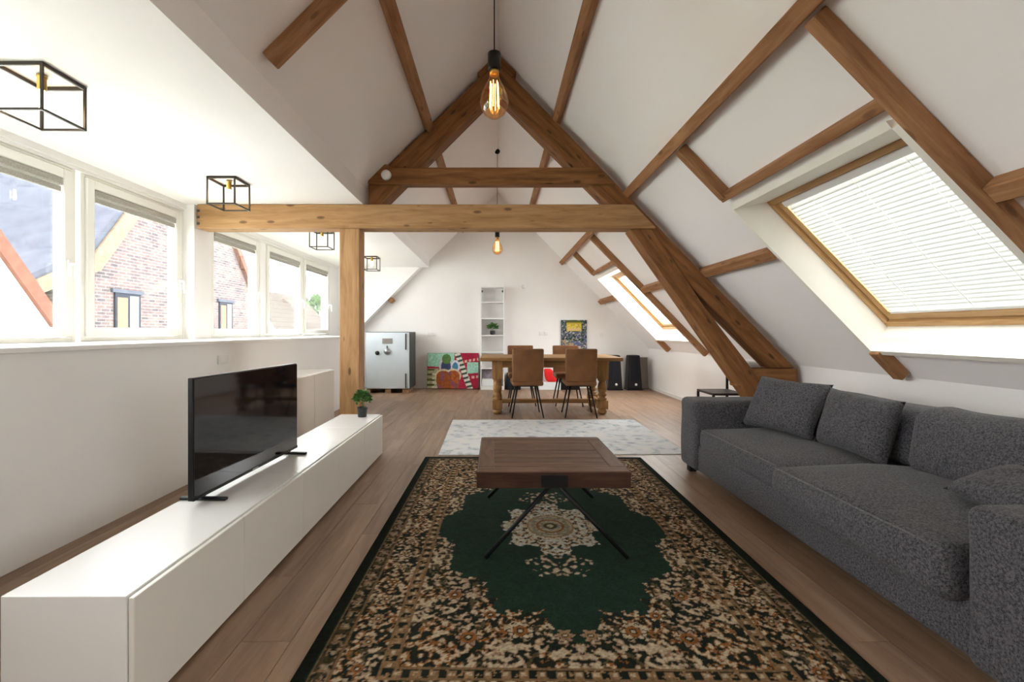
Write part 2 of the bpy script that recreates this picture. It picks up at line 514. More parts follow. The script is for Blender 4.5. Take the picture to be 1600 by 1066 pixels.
struct(box('floor', -3.25, 3.2, YF, 0.35, -0.0065, -0.001, M['floor'], xdir=(0, 1, 0)))

# far wall and the wall behind the camera: gable shaped
gable = [(-3.35, -0.1), (3.3, -0.1), (3.3, zr(3.3)), (RX, RZ + 0.05), (-3.35, zl(-3.35))]
struct(prism('wall_back', gable, YB, YB + 0.15, M['plaster']))
struct(prism('wall_front', [(-3.35, -0.1), (3.3, -0.1), (3.3, zr(3.3)), (RX, RZ + 0.05), (-1.3, 2.75), (-3.35, 2.75)], YF - 0.15, YF, M['plaster']))
# low walls
struct(box('wall_right', XR, XR + 0.12, YF, YB, -0.1, zr(XR) + 0.03, M['plaster']))
struct(box('baseboard_right', XR - 0.015, XR, YF, YB, -0.003, 0.06, M['trim']))
struct(box('baseboard_back', -1.35, XR - 0.016, YB - 0.014, YB, -0.003, 0.05, M['trim']))
lw = thing('wall_left', None, None, (XK, 3.0, 0)); struct(lw)
struct(box('low_wall', XK - 0.10, XK, YF, 8.0, -0.1, SILL - 0.03, M['plaster'], lw))
struct(box('low_wall_end', XL, XK - 0.10, 7.9, 8.0, -0.1, SILL - 0.03, M['plaster'], lw))
struct(box('outer_wall', XL - 0.13, XL, YF, YB, -0.1, SILL - 0.03, M['plaster'], lw))
struct(box('trim_1', XL - 0.02, XK + 0.012, YF, 8.01, SILL - 0.03, SILL, M['trim'], bevel=0.004))
# window wall pieces between the windows
WIN = [(2.27, 3.46), (3.50, 4.64), (5.02, 6.15), (6.29, 7.50), (7.52, 8.72), (-0.25, 0.95), (0.99, 2.13)]  # last two are out of view, added to let in extra daylight
def pier(y0, y1, x1=XL + 0.03):
    struct(box('window_pier', XL - 0.13, x1, y0, y1, SILL - 0.03, ZD, M['plaster'], lw))
pier(YF, -0.25); pier(2.13, 2.27); pier(4.64, 5.02); pier(6.15, 6.29); pier(8.72, YD)
struct(box('window_pier', XL, -3.085, 4.65, 4.93, SILL, ZD, M['plaster'], lw))
struct(box('trim_2', XL - 0.13, XL + 0.035, YF, YD, 2.405, ZD, M['trim']))
struct(box('trim_3', XL + 0.035, XL + 0.055, YF, YD, 2.43, ZD, M['trim']))

# ceilings: one flat piece in the dormer, two roof slopes
struct(box('ceiling', XL - 0.13, XD - 0.06, YF, YD, ZD, ZD + 0.08, M['gypsum']))
struct(prism('ceiling', [(XD - 0.06, ZD), (XD, ZD), (XD, zl(XD) + 0.03), (XD - 0.06, zl(XD) + 0.03)], YF, YD + 0.06, M['gypsum']))
struct(prism('ceiling', [(RX, RZ), (XD - 0.03, zl(XD - 0.03)), (XD - 0.03, zl(XD - 0.03) + 0.1), (RX, RZ + 0.1)], YF, YB, M['gypsum']))
struct(prism('ceiling', [(XD - 0.03, zl(XD - 0.03)), (-3.35, zl(-3.35)), (-3.35, zl(-3.35) + 0.1), (XD - 0.03, zl(XD - 0.03) + 0.1)], YD + 0.012, YB, M['gypsum']))
struct(prism('wall_dormer', [(XD - 0.06, ZD), (XD - 0.06, zl(XD - 0.06) + 0.06), (-1.7, ZD + 0.1), (-3.35, ZD + 0.1), (-3.35, zl(-3.35) - 0.02), (-1.57, zl(-1.57) - 0.01), (-1.50, ZD)], YD, YD + 0.06, M['plaster']))
def slope(x0, x1, y0, y1):
    struct(prism('ceiling', [(x0, zr(x0)), (x1, zr(x1)), (x1, zr(x1) + 0.06), (x0, zr(x0) + 0.06)], y0, y1, M['gypsum']))
OX0, OX1 = 1.893, 2.930
SKY = [(2.05, 3.52), (6.74, 8.21), (-2.10, -0.63)]  # last span: roof window added behind the camera for more daylight
slope(RX, OX0, YF, YB); slope(OX1, XR + 0.05, YF, YB)
slope(OX0, OX1, YF, SKY[2][0] + 0.02); slope(OX0, OX1, SKY[2][1] + 0.01, SKY[0][0] + 0.02); slope(OX0, OX1, SKY[0][1] + 0.01, SKY[1][0] + 0.02); slope(OX0, OX1, SKY[1][1] + 0.01, YB)

# ------------------------------------------------------------------ dormer windows
def dormer_window(i, y0, y1):
    w = thing('window_%d' % i, None, None, (XL, (y0 + y1) / 2, SILL)); struct(w)
    xa, xb = XL - 0.08, XL + 0.025
    z0, z1 = SILL, 2.405
    f = 0.035
    box('frame', xa, xb, y0, y0 + f, z0, z1, M['upvc'], w, 0.003); box('frame', xa, xb, y1 - f, y1, z0, z1, M['upvc'], w, 0.003)
    box('frame', xa, xb, y0 + f, y1 - f, z0, z0 + f, M['upvc'], w, 0.003); box('frame', xa, xb, y0 + f, y1 - f, z1 - 0.02, z1, M['upvc'], w, 0.003)
    s0, s1, t0, t1, sw = y0 + f + 0.003, y1 - f - 0.003, z0 + f + 0.004, z1 - 0.026, 0.072
    xc, xd = XL - 0.045, XL + 0.042
    box('sash', xc, xd, s0, s0 + sw, t0, t1, M['upvc'], w, 0.006); ss = box('sash', xc, xd, s1 - sw, s1, t0, t1, M['upvc'], w, 0.006)
    box('sash', xc, xd, s0 + sw, s1 - sw, t0, t0 + sw, M['upvc'], w, 0.006); box('sash', xc, xd, s0 + sw, s1 - sw, t1 - sw, t1, M['upvc'], w, 0.006)
    box('pane', XL - 0.012, XL - 0.006, s0 + sw - 0.01, s1 - sw + 0.01, t0 + sw - 0.01, t1 - sw + 0.01, M['glass'], w)
    b = box('blind', XL + 0.0, XL + 0.045, s0 + sw + 0.004, s1 - sw - 0.004, t1 - sw - 0.055, t1 - sw - 0.002, M['print_blind'], w, 0.008)
    box('bottom_rail', XL + 0.012, XL + 0.030, s0 + sw + 0.008, s1 - sw - 0.008, t1 - sw - 0.10, t1 - sw - 0.06, M['print_blind'], b, 0.003)
    h = box('handle', xd, xd + 0.012, s1 - 0.052, s1 - 0.022, 1.60, 1.71, M['plastic'], w, 0.004)
    tube('lever', [(xd + 0.012, s1 - 0.037, 1.68), (xd + 0.045, s1 - 0.037, 1.68), (xd + 0.052, s1 - 0.037, 1.66), (xd + 0.052, s1 - 0.037, 1.56)], 0.010, M['plastic'], h)
M['print_blind'] = fabric('grey_blind_cloth', (0.30, 0.28, 0.25), (0.42, 0.40, 0.36))
for i, (a, b) in enumerate(WIN): dormer_window(i + 1, a, b)

# ------------------------------------------------------------------ roof windows with blinds
def roof_window(i, y0, y1, slat_n, blind):
    w = thing('window_%d' % i, None, None, (2.55, (y0 + y1) / 2, 1.60)); struct(w)
    T0, T1, B0, B1 = (1.831, 2.118), (2.091, 2.177), (2.887, 1.030), (3.020, 1.219)
    side = [T0, T1, B1, B0]
    prism('lining', side, y1 - 0.012, y1 + 0.018, M['lining'], w)                    # far cheek
    prism('lining', side, y0, y0 + 0.055, M['lining'], w)                            # near cheek
    prism('lining', [T0, T1, (T1[0] - 0.012, T1[1] + 0.05), (T0[0] - 0.03, T0[1] + 0.035)], y0 + 0.055, y1 - 0.012, M['lining'], w)
    prism('lining', [B0, B1, (B1[0] + 0.04, B1[1] - 0.02), (B0[0] + 0.028, B0[1] - 0.028)], y0 + 0.055, y1 - 0.012, M['lining'], w)
    u = Vector((B1[0] - T1[0], 0, B1[1] - T1[1])); L = u.length; u.normalize()
    nrm = Vector((-u.z, 0, u.x)) if -u.z > 0 else Vector((u.z, 0, -u.x))
    O = Vector((T1[0], 0, T1[1]))
    def lbox(name, u0, u1, v0, v1, w0, w1, mat, parent, bevel=0.0, along='v'):
        vs = []
        for ww in (w0, w1):
            for (a, b) in ((u0, v0), (u1, v0), (u1, v1), (u0, v1)):
                q = O + u * a + nrm * ww; vs.append((q.x, b, q.z))
        return solid(name, vs, BF, mat, parent, (0, 1, 0) if along == 'v' else u, bevel)
    ya, yb = y0 + 0.030, y1
    fw = 0.045
    # outer casing then the sash, both varnished pine
    for (nm, a, fo, w0, w1) in (('casing', 0.0, 0.045, -0.005, 0.09), ('sash', 0.050, 0.055, 0.018, 0.085)):
        lbox(nm, a, a + fo, ya + a, yb - a, w0, w1, M['frame_pine'], w, 0.004)
        lbox(nm, L - a - fo, L - a, ya + a, yb - a, w0, w1, M['frame_pine'], w, 0.004)
        lbox(nm, a + fo, L - a - fo, ya + a, ya + a + fo, w0, w1, M['frame_pine'], w, 0.004, 'u')
        lbox(nm, a + fo, L - a - fo, yb - a - fo, yb - a, w0, w1, M['frame_pine'], w, 0.004, 'u')
    lbox('pane', 0.09, L - 0.09, ya + 0.09, yb - 0.09, 0.066, 0.072, M['glass'], w)
    if blind:
        bl = lbox('blind', 0.055, 0.105, ya + 0.107, yb - 0.107, 0.010, 0.045, M['plastic'], w, 0.004)
        s0, s1 = 0.112, L - 0.135
        va, vb = ya + 0.112, yb - 0.112
        pitch = (s1 - s0) / slat_n
        proto = None
        rot = Matrix((Vector((0, 1, 0)), u, Vector((0, 1, 0)).cross(u))).transposed()
        bm = bmesh.new()
        hl = (vb - va) / 2; wd = pitch * 0.64
        ang = math.radians(20)
        prof = []
        for k in range(4):
            tt = -1 + 2 * k / 3
            a = tt * wd * math.cos(ang); bb = tt * wd * math.sin(ang) + 0.0025 * (1 - tt * tt)
            prof.append((a, bb))
        ring = []
        for sx in (-hl, hl):
            ring.append([bm.verts.new((sx, a, b)) for a, b in prof])
        for k in range(3): bm.faces.new([ring[0][k], ring[0][k + 1], ring[1][k + 1], ring[1][k]])
        me = bpy.data.meshes.new('slat'); bm.to_mesh(me); bm.free(); me.materials.append(M['slat'])
        for k in range(slat_n):
            q = O + u * (s0 + pitch * (k + 0.5)) + nrm * 0.032
            link('slat', me, None, bl, (q.x, (va + vb) / 2, q.z), rot)
        lbox('bottom_rail', s1 + 0.002, s1 + 0.028, va - 0.003, vb + 0.003, 0.018, 0.046, M['plastic'], bl, 0.004)
        for fr in (0.2, 0.5, 0.8):
            y = va + (vb - va) * fr
            a = O + u * s0 + nrm * 0.022; b = O + u * s1 + nrm * 0.022
            tube('cord', [(a.x, y, a.z), (b.x, y, b.z)], 0.0015, M['plastic'], bl, 5)
roof_window(8, *SKY[0], 32, True)
roof_window(9, *SKY[1], 44, False)
roof_window(10, *SKY[2], 44, False)  # unseen roof window behind the camera, added to brighten the room

# ------------------------------------------------------------------ roof timbers
def purlin(label, xc, y0, y1, right=True, w=0.075, d=0.085, group=None):
    s = SR if right else SL
    zc = zr(xc) if right else zl(xc)
    k = math.hypot(1, s)
    t = Vector((1, -s)) / k if right else Vector((-1, -s)) / k        # down the slope
    nn = Vector((-s, -1)) / k if right else Vector((s, -1)) / k       # into the room
    c = Vector((xc, zc))
    pts = [c - t * w / 2 - nn * 0.0, c + t * w / 2 - nn * 0.0, c + t * w / 2 + nn * d, c - t * w / 2 + nn * d]
    o = prism('purlin', [tuple(p) for p in pts], y0, y1, M['purlin_wood'], None, 'y', (0, 1, 0), 0.006)
    return tag(o, label, 'beam', group)

def rafter(label, yc, xa, xb, right=True, w=0.065, d=0.085, z0=None):
    f = zr if right else zl
    s = SR if right else SL
    k = math.hypot(1, s); nn = (-s / k * d, -d / k) if right else (s / k * d, -d / k)
    pts = [(xa, f(xa)), (xb, f(xb)), (xb + nn[0], f(xb) + nn[1]), (xa + nn[0], f(xa) + nn[1])]
    o = prism('rafter', pts, yc - w / 2, yc + w / 2, M['purlin_wood'], None, 'y', (xb - xa, 0, f(xb) - f(xa)), 0.006)
    return tag(o, label, 'beam')

TY = 4.70
purlin('slim brown purlin high on the slope with the roof windows, running past the truss', 0.66, YF, YB - 0.002, True)
purlin('slim brown purlin high on the slope above the dormer ceiling', -0.72, YF, YB - 0.002, False)
purlin('brown purlin running the whole room just above both roof windows', 1.40, YF, YB - 0.002, True, 0.085, 0.09)
purlin('short low purlin between the truss and the roof window with the blind', 2.20, SKY[0][1] + 0.02, TY + 0.05, True, 0.09, 0.085)
purlin('short low purlin running from the roof window with the blind away from the truss', 2.20, SKY[2][1] + 0.02, SKY[0][0] - 0.07, True, 0.09, 0.085)
purlin('short low purlin between the truss and the roof window without a blind', 2.20, TY + 0.12, SKY[1][0] - 0.07, True, 0.09, 0.085)
purlin('short low purlin between the far wall and the roof window without a blind', 2.20, SKY[1][1] + 0.02, YB - 0.002, True, 0.09, 0.085)
purlin('stub of purlin in the corner above the grey safe', -2.18, YD + 0.06, YB - 0.002, False, 0.09, 0.085)
rafter('long brown rafter along the roof window with the blind, meeting a low purlin', SKY[0][0] - 0.035, 1.44, 3.13)
rafter('short brown rafter above the truss-side corner of the roof window with the blind', SKY[0][1] - 0.035, 1.44, 1.79)
rafter('brown rafter tail below the truss-side corner of the roof window with the blind', SKY[0][1] - 0.045, 2.935, 3.13, w=0.085)
rafter('long brown rafter on the truss side of the roof window without a blind', SKY[1][0] - 0.035, 1.44, 3.13)
rafter('short brown rafter above the far-wall corner of the roof window without a blind', SKY[1][1] - 0.035, 1.44, 1.79)
rafter('brown rafter tail below the far-wall corner of the roof window without a blind', SKY[1][1] - 0.045, 2.935, 3.13, w=0.085)
rafter('lone brown rafter on the slope above the dormer ceiling', 2.56, -1.30, -0.75, False, 0.075, 0.085)
for (y0, y1), nm in zip(SKY[:2], ('with the blind', 'without a blind')):
    k = math.hypot(1, SR); xa = 1.79
    t = Vector((1, -SR)) / k; nn = Vector((-SR, -1)) / k
    c = Vector((xa, zr(xa)))
    pts = [c - t * 0.03, c + t * 0.03, c + t * 0.03 + nn * 0.07, c - t * 0.03 + nn * 0.07]
    o = prism('trimmer_beam', [tuple(p) for p in pts], y0 + 0.0, y1 + 0.016, M['purlin_wood'], None, 'y', (0, 1, 0), 0.004)
    tag(o, 'thin brown trimmer across the head of the roof window ' + nm, 'beam')

truss = thing('roof_truss', 'large brown timber roof truss with pale tie beam standing on a post', 'roof truss', (0, TY, 0))
prism('principal_rafter', [(0.02, 3.985), (-1.318, 2.70), (-1.318, 2.40), (-1.27, 2.40), (0.02, 3.69)], TY, TY + 0.20, M['old_timber'], truss, 'y', (1, 0, 1), 0.008)
prism('principal_rafter', [(0.02, 3.975), (3.094, 0.80), (2.85, 0.80), (0.02, 3.64)], TY + 0.004, TY + 0.204, M['old_timber'], truss, 'y', (1, 0, -1), 0.008)
prism('collar_beam', [(-1.312, 2.69), (-1.312, 2.755), (-1.165, 2.905), (-1.05, 2.86), (1.045, 2.86), (1.225, 2.69)], TY - 0.045, TY + 0.09, M['old_timber'], truss, 'y', (1, 0, 0), 0.008)
prism('tie_beam', [(-3.05, 2.232), (-3.05, 2.477), (1.405, 2.477), (1.63, 2.245), (1.63, 2.232)], TY - 0.06, TY + 0.13, M['pine'], truss, 'y', (1, 0, 0), 0.006)
prism('strut', [(1.375, 2.232), (1.60, 2.232), (2.15, 1.42), (2.79, 0.585), (3.10, 0.003), (2.945, 0.003)], TY - 0.03, TY + 0.17, M['old_timber'], truss, 'y', (1, 0, -1.37), 0.008)
box('sole_beam', 2.50, 3.10, TY - 0.02, TY + 0.18, 0.605, 0.795, M['old_timber'], truss, 0.008)
box('post', -1.60, -1.395, TY - 0.05, TY + 0.13, 0.0, 2.232, M['pine'], truss, 0.006, xdir=(0, 0, 1))
prism('cleat', [(-0.01, 4.03), (-0.20, 3.845), (-0.15, 3.80), (0.04, 3.98)], TY - 0.02, TY + 0.16, M['old_timber'], truss, 'y', (1, 0, 1), 0.004)
prism('cleat', [(0.03, 4.03), (0.21, 3.85), (0.16, 3.80), (0.0, 3.97)], TY - 0.016, TY + 0.164, M['old_timber'], truss, 'y', (1, 0, -1), 0.004)
for (bx, bz) in ((-3.035, 2.41), (-3.035, 2.345), (-3.035, 2.28)):
    box('bolt', bx - 0.012, bx + 0.012, TY - 0.068, TY - 0.058, bz - 0.012, bz + 0.012, M['dark_grey'], truss)
sd = lathe('smoke_detector', [(0, -0.018), (0.035, -0.018), (0.05, -0.010), (0.052, 0.016), (0, 0.016)], (-1.12, TY - 0.063, 2.775), M['plastic'], None, 24)
sd.rotation_euler = (-math.pi / 2, 0, 0)
tag(sd, 'small round white smoke detector on the end of the collar beam', 'smoke detector')

# ------------------------------------------------------------------ ceiling box lamps and pendants
def box_lamp(x, y, label):
    t = thing('ceiling_lamp', label, 'lamp', (x, y, ZD))
    a, hgt, r = 0.12, 0.235, 0.0055
    z1, z0 = ZD - 0.002, ZD - hgt
    for sx in (-1, 1):
        box('top_bar', x + sx * (a - r) - r, x + sx * (a - r) + r, y - a, y + a, z1 - 0.018, z1, M['bronze_metal'], t)
        box('top_bar', x - a + 2 * r, x + a - 2 * r, y + sx * (a - r) - r, y + sx * (a - r) + r, z1 - 0.018, z1, M['bronze_metal'], t)
        box('bottom_bar', x + sx * (a - r) - r, x + sx * (a - r) + r, y - a, y + a, z0, z0 + 2 * r, M['bronze_metal'], t)
        box('bottom_bar', x - a + 2 * r, x + a - 2 * r, y + sx * (a - r) - r, y + sx * (a - r) + r, z0, z0 + 2 * r, M['bronze_metal'], t)
        for sy in (-1, 1):
            box('upright', x + sx * (a - r) - r, x + sx * (a - r) + r, y + sy * (a - r) - r, y + sy * (a - r) + r, z0 + 2 * r, z1 - 0.018, M['bronze_metal'], t)
    lathe('socket', [(0, 0), (0.022, 0), (0.022, -0.012), (0.019, -0.012), (0.019, -0.075), (0, -0.075)], (x, y, z1 - 0.002), M['brass'], t, 16)
    lathe('bulb', [(0, 0), (0.013, 0), (0.015, -0.02), (0.017, -0.07), (0.012, -0.088), (0, -0.092)], (x, y, z1 - 0.077), M['bulb'], t, 14)
box_lamp(-2.30, 2.305, 'black wire box lamp over the window pair beside the television')
box_lamp(-2.30, 3.92, 'black wire box lamp just in front of the tie beam end')
box_lamp(-2.24, 5.86, 'black wire box lamp just past the tie beam, beside the pale post')
box_lamp(-2.17, 7.95, 'black wire box lamp on the dormer ceiling above the safe')

def pendant(x, y, ztop, zs, label):
    t = thing('pendant_lamp', label, 'lamp', (x, y, zs))
    lathe('ceiling_rose', [(0, 0), (0.045, 0), (0.05, -0.015), (0.03, -0.05), (0.008, -0.06), (0, -0.06)], (x, y, ztop), M['black_metal'], t, 18)
    tube('cord', [(x, y, zs), (x, y, ztop - 0.055)], 0.004, M['black_metal'], t, 6)
    lathe('socket', [(0, 0), (0.012, 0), (0.036, -0.012), (0.037, -0.10), (0.034, -0.104), (0, -0.104)], (x, y, zs), M['black_plastic'], t, 20)
    zb = zs - 0.10
    prof = [(0.024, 0.0), (0.027, -0.035), (0.032, -0.06), (0.052, -0.10), (0.072, -0.14), (0.082, -0.185), (0.078, -0.22), (0.060, -0.255), (0.03, -0.277), (0, -0.283)]
    b = lathe('bulb', prof, (x, y, zb), M['amber'], t, 24, cap=False)
    lathe('cap', [(0, 0), (0.0265, 0), (0.0265, -0.035), (0, -0.035)], (x, y, zb - 0.002), M['brass'], t, 18)
    for k in range(6):
        a = 2 * math.pi * k / 6 + 0.3
        r = 0.022
        tube('filament', [(x + r * math.cos(a), y + r * math.sin(a), zb - 0.075), (x + r * 1.25 * math.cos(a), y + r * 1.25 * math.sin(a), zb - 0.225)], 0.0022, M['filament'], b, 5)
pendant(-0.01, 2.60, zl(-0.01) - 0.005, 2.78, 'pendant with a large glowing amber bulb hanging over the coffee table')
pendant(0.02, 7.20, RZ - 0.012, 2.775, 'pendant with a glowing bulb hanging beyond the tie beam over the dining table')

# ------------------------------------------------------------------ low white cabinets
def cabinet_run(x0, x1, yy0, doors, z1, unit_label, zfoot=0.0, front_side=1):
    t = thing('cabinet', unit_label, 'cabinet', ((x0 + x1) / 2, yy0 + 0.3 * doors, 0), None)
    y1 = yy0 + 0.6 * doors
    box('body', x0, x1 - 0.022, yy0, y1 - 0.001, zfoot, z1, M['lacquer'], t, 0.002)
    for k in range(doors):
        a = yy0 + 0.6 * k
        box('door', x1 - 0.018, x1, a + 0.002, a + 0.598, zfoot + 0.004, z1 - 0.006, M['front'], t, 0.002)
    return t
cabinet_run(-1.487, -1.087, 1.365, 2, 0.385, 'double-door white low cabinet with one foot of the television at its edge', 0.012)
cabinet_run(-1.487, -1.087, 2.565, 2, 0.385, 'double-door white low cabinet in the middle of the television row', 0.012)
cabinet_run(-1.487, -1.087, 3.765, 1, 0.385, 'single-door white low cabinet carrying the small potted plant', 0.012)
cabinet_run(XK + 0.004, -1.965, 4.33, 2, 0.72, 'taller white sideboard against the low wall behind the television', 0.004)

# television, slightly turned
tv = thing('television', 'black flat screen television on the low white cabinets', 'television', (0, 0, 0))
W_, H_ = 0.965, 0.560
box('housing', -W_ / 2, W_ / 2, 0.006, 0.030, 0.022, 0.022 + H_, M['black_plastic'], tv, 0.003)
box('rear_cover', -W_ * 0.36, W_ * 0.36, 0.030, 0.065, 0.06, 0.36, M['black_plastic'], tv, 0.01)
box('bezel', -W_ / 2, W_ / 2, 0.000, 0.006, 0.022, 0.038, M['black_plastic'], tv, 0.001)
box('screen', -W_ / 2 + 0.006, W_ / 2 - 0.006, 0.001, 0.006, 0.0385, 0.022 + H_ - 0.006, M['screen'], tv)
box('logo', -0.028, 0.028, -0.001, 0.0005, 0.026, 0.033, M['grey_metal'], tv)
for sx in (-1, 1):
    xx = sx * 0.40
    ft = box('foot', xx - 0.014, xx + 0.014, -0.10, 0.125, 0.0, 0.014, M['black_plastic'], tv, 0.004)
    box('neck', xx - 0.012, xx + 0.012, 0.008, 0.030, 0.013, 0.05, M['black_plastic'], ft, 0.003)
tv.location = (-1.345, 2.545, 0.3855); tv.rotation_euler = (0, 0, math.pi / 2 - math.radians(3.0))

# ------------------------------------------------------------------ plants
def foliage(name, c, rx, rz, n, size, mat, parent, seed, droop=0.3):
    r = random.Random(seed)
    bm = bmesh.new()
    for i in range(n):
        a = r.uniform(0, 6.283); el = math.asin(r.uniform(-0.35, 1.0)); q = r.uniform(0.5, 1.0)
        p = Vector((rx * q * math.cos(a) * math.cos(el), rx * q * math.sin(a) * math.cos(el), rz * q * math.sin(el)))
        out = (p + Vector((0, 0, rz * 0.4))).normalized()
        out = (out + Vector((r.uniform(-.5, .5), r.uniform(-.5, .5), r.uniform(-.5, .5) - droop * 0.5))).normalized()
        sd_ = out.cross(Vector((r.uniform(-1, 1), r.uniform(-1, 1), r.uniform(-1, 1)))).normalized()
        up = out.cross(sd_)
        s = size * r.uniform(0.7, 1.25)
        v = [bm.verts.new(p + out * (s * t) + sd_ * (s * w) + up * (s * h)) for t, w, h in ((0, 0, 0), (0.45, 0.32, 0.05), (1, 0, -0.12), (0.45, -0.32, 0.05))]
        mid = bm.verts.new(p + out * (s * 0.5) - up * (s * 0.04))
        for k in range(4): bm.faces.new([v[k], v[(k + 1) % 4], mid])
    me = bpy.data.meshes.new(name); bm.to_mesh(me); bm.free()
    return link(name, me, mat, parent, c)

pl = thing('potted_plant', 'small bushy green plant in a black pot on the white cabinet', 'plant', (-1.245, 4.235, 0.386))
lathe('pot', [(0, 0), (0.038, 0), (0.047, 0.075), (0.05, 0.08), (0.05, 0.088), (0.043, 0.088), (0.042, 0.078), (0, 0.078)], (-1.245, 4.235, 0.3865), M['pot'], pl, 20)
tube('stem', [(-1.245, 4.235, 0.46), (-1.243, 4.236, 0.54)], 0.005, M['leaf'], pl, 6)
foliage('foliage', (-1.245, 4.235, 0.545), 0.062, 0.075, 200, 0.040, M['leaf'], pl, 3)
foliage('young_leaves', (-1.245, 4.235, 0.55), 0.066, 0.08, 70, 0.034, M['leaf_light'], pl, 4)

# ------------------------------------------------------------------ rugs
def vnoise(U, V, f, seed):
    rs = np.random.RandomState(seed)
    g = rs.rand(128, 128)
    U, V = 0.83 * U + 0.56 * V, 0.83 * V - 0.56 * U
    x, y = U * f + 500, V * f + 500
    xi, yi = np.floor(x).astype(int), np.floor(y).astype(int)
    fx, fy = x - xi, y - yi
    fx, fy = fx * fx * (3 - 2 * fx), fy * fy * (3 - 2 * fy)
    G = lambda a, b: g[a % 128, b % 128]
    return (G(xi, yi) * (1 - fx) + G(xi + 1, yi) * fx) * (1 - fy) + (G(xi, yi + 1) * (1 - fx) + G(xi + 1, yi + 1) * fx) * fy

GREEN, DEEP = np.array((0.012, 0.030, 0.019)), np.array((0.011, 0.015, 0.010))
CREAM, TAN, RUST, PINK, OLIVE = (np.array(c) for c in ((0.47, 0.375, 0.255), (0.29, 0.17, 0.08), (0.24, 0.09, 0.022), (0.33, 0.215, 0.145), (0.085, 0.065, 0.03)))

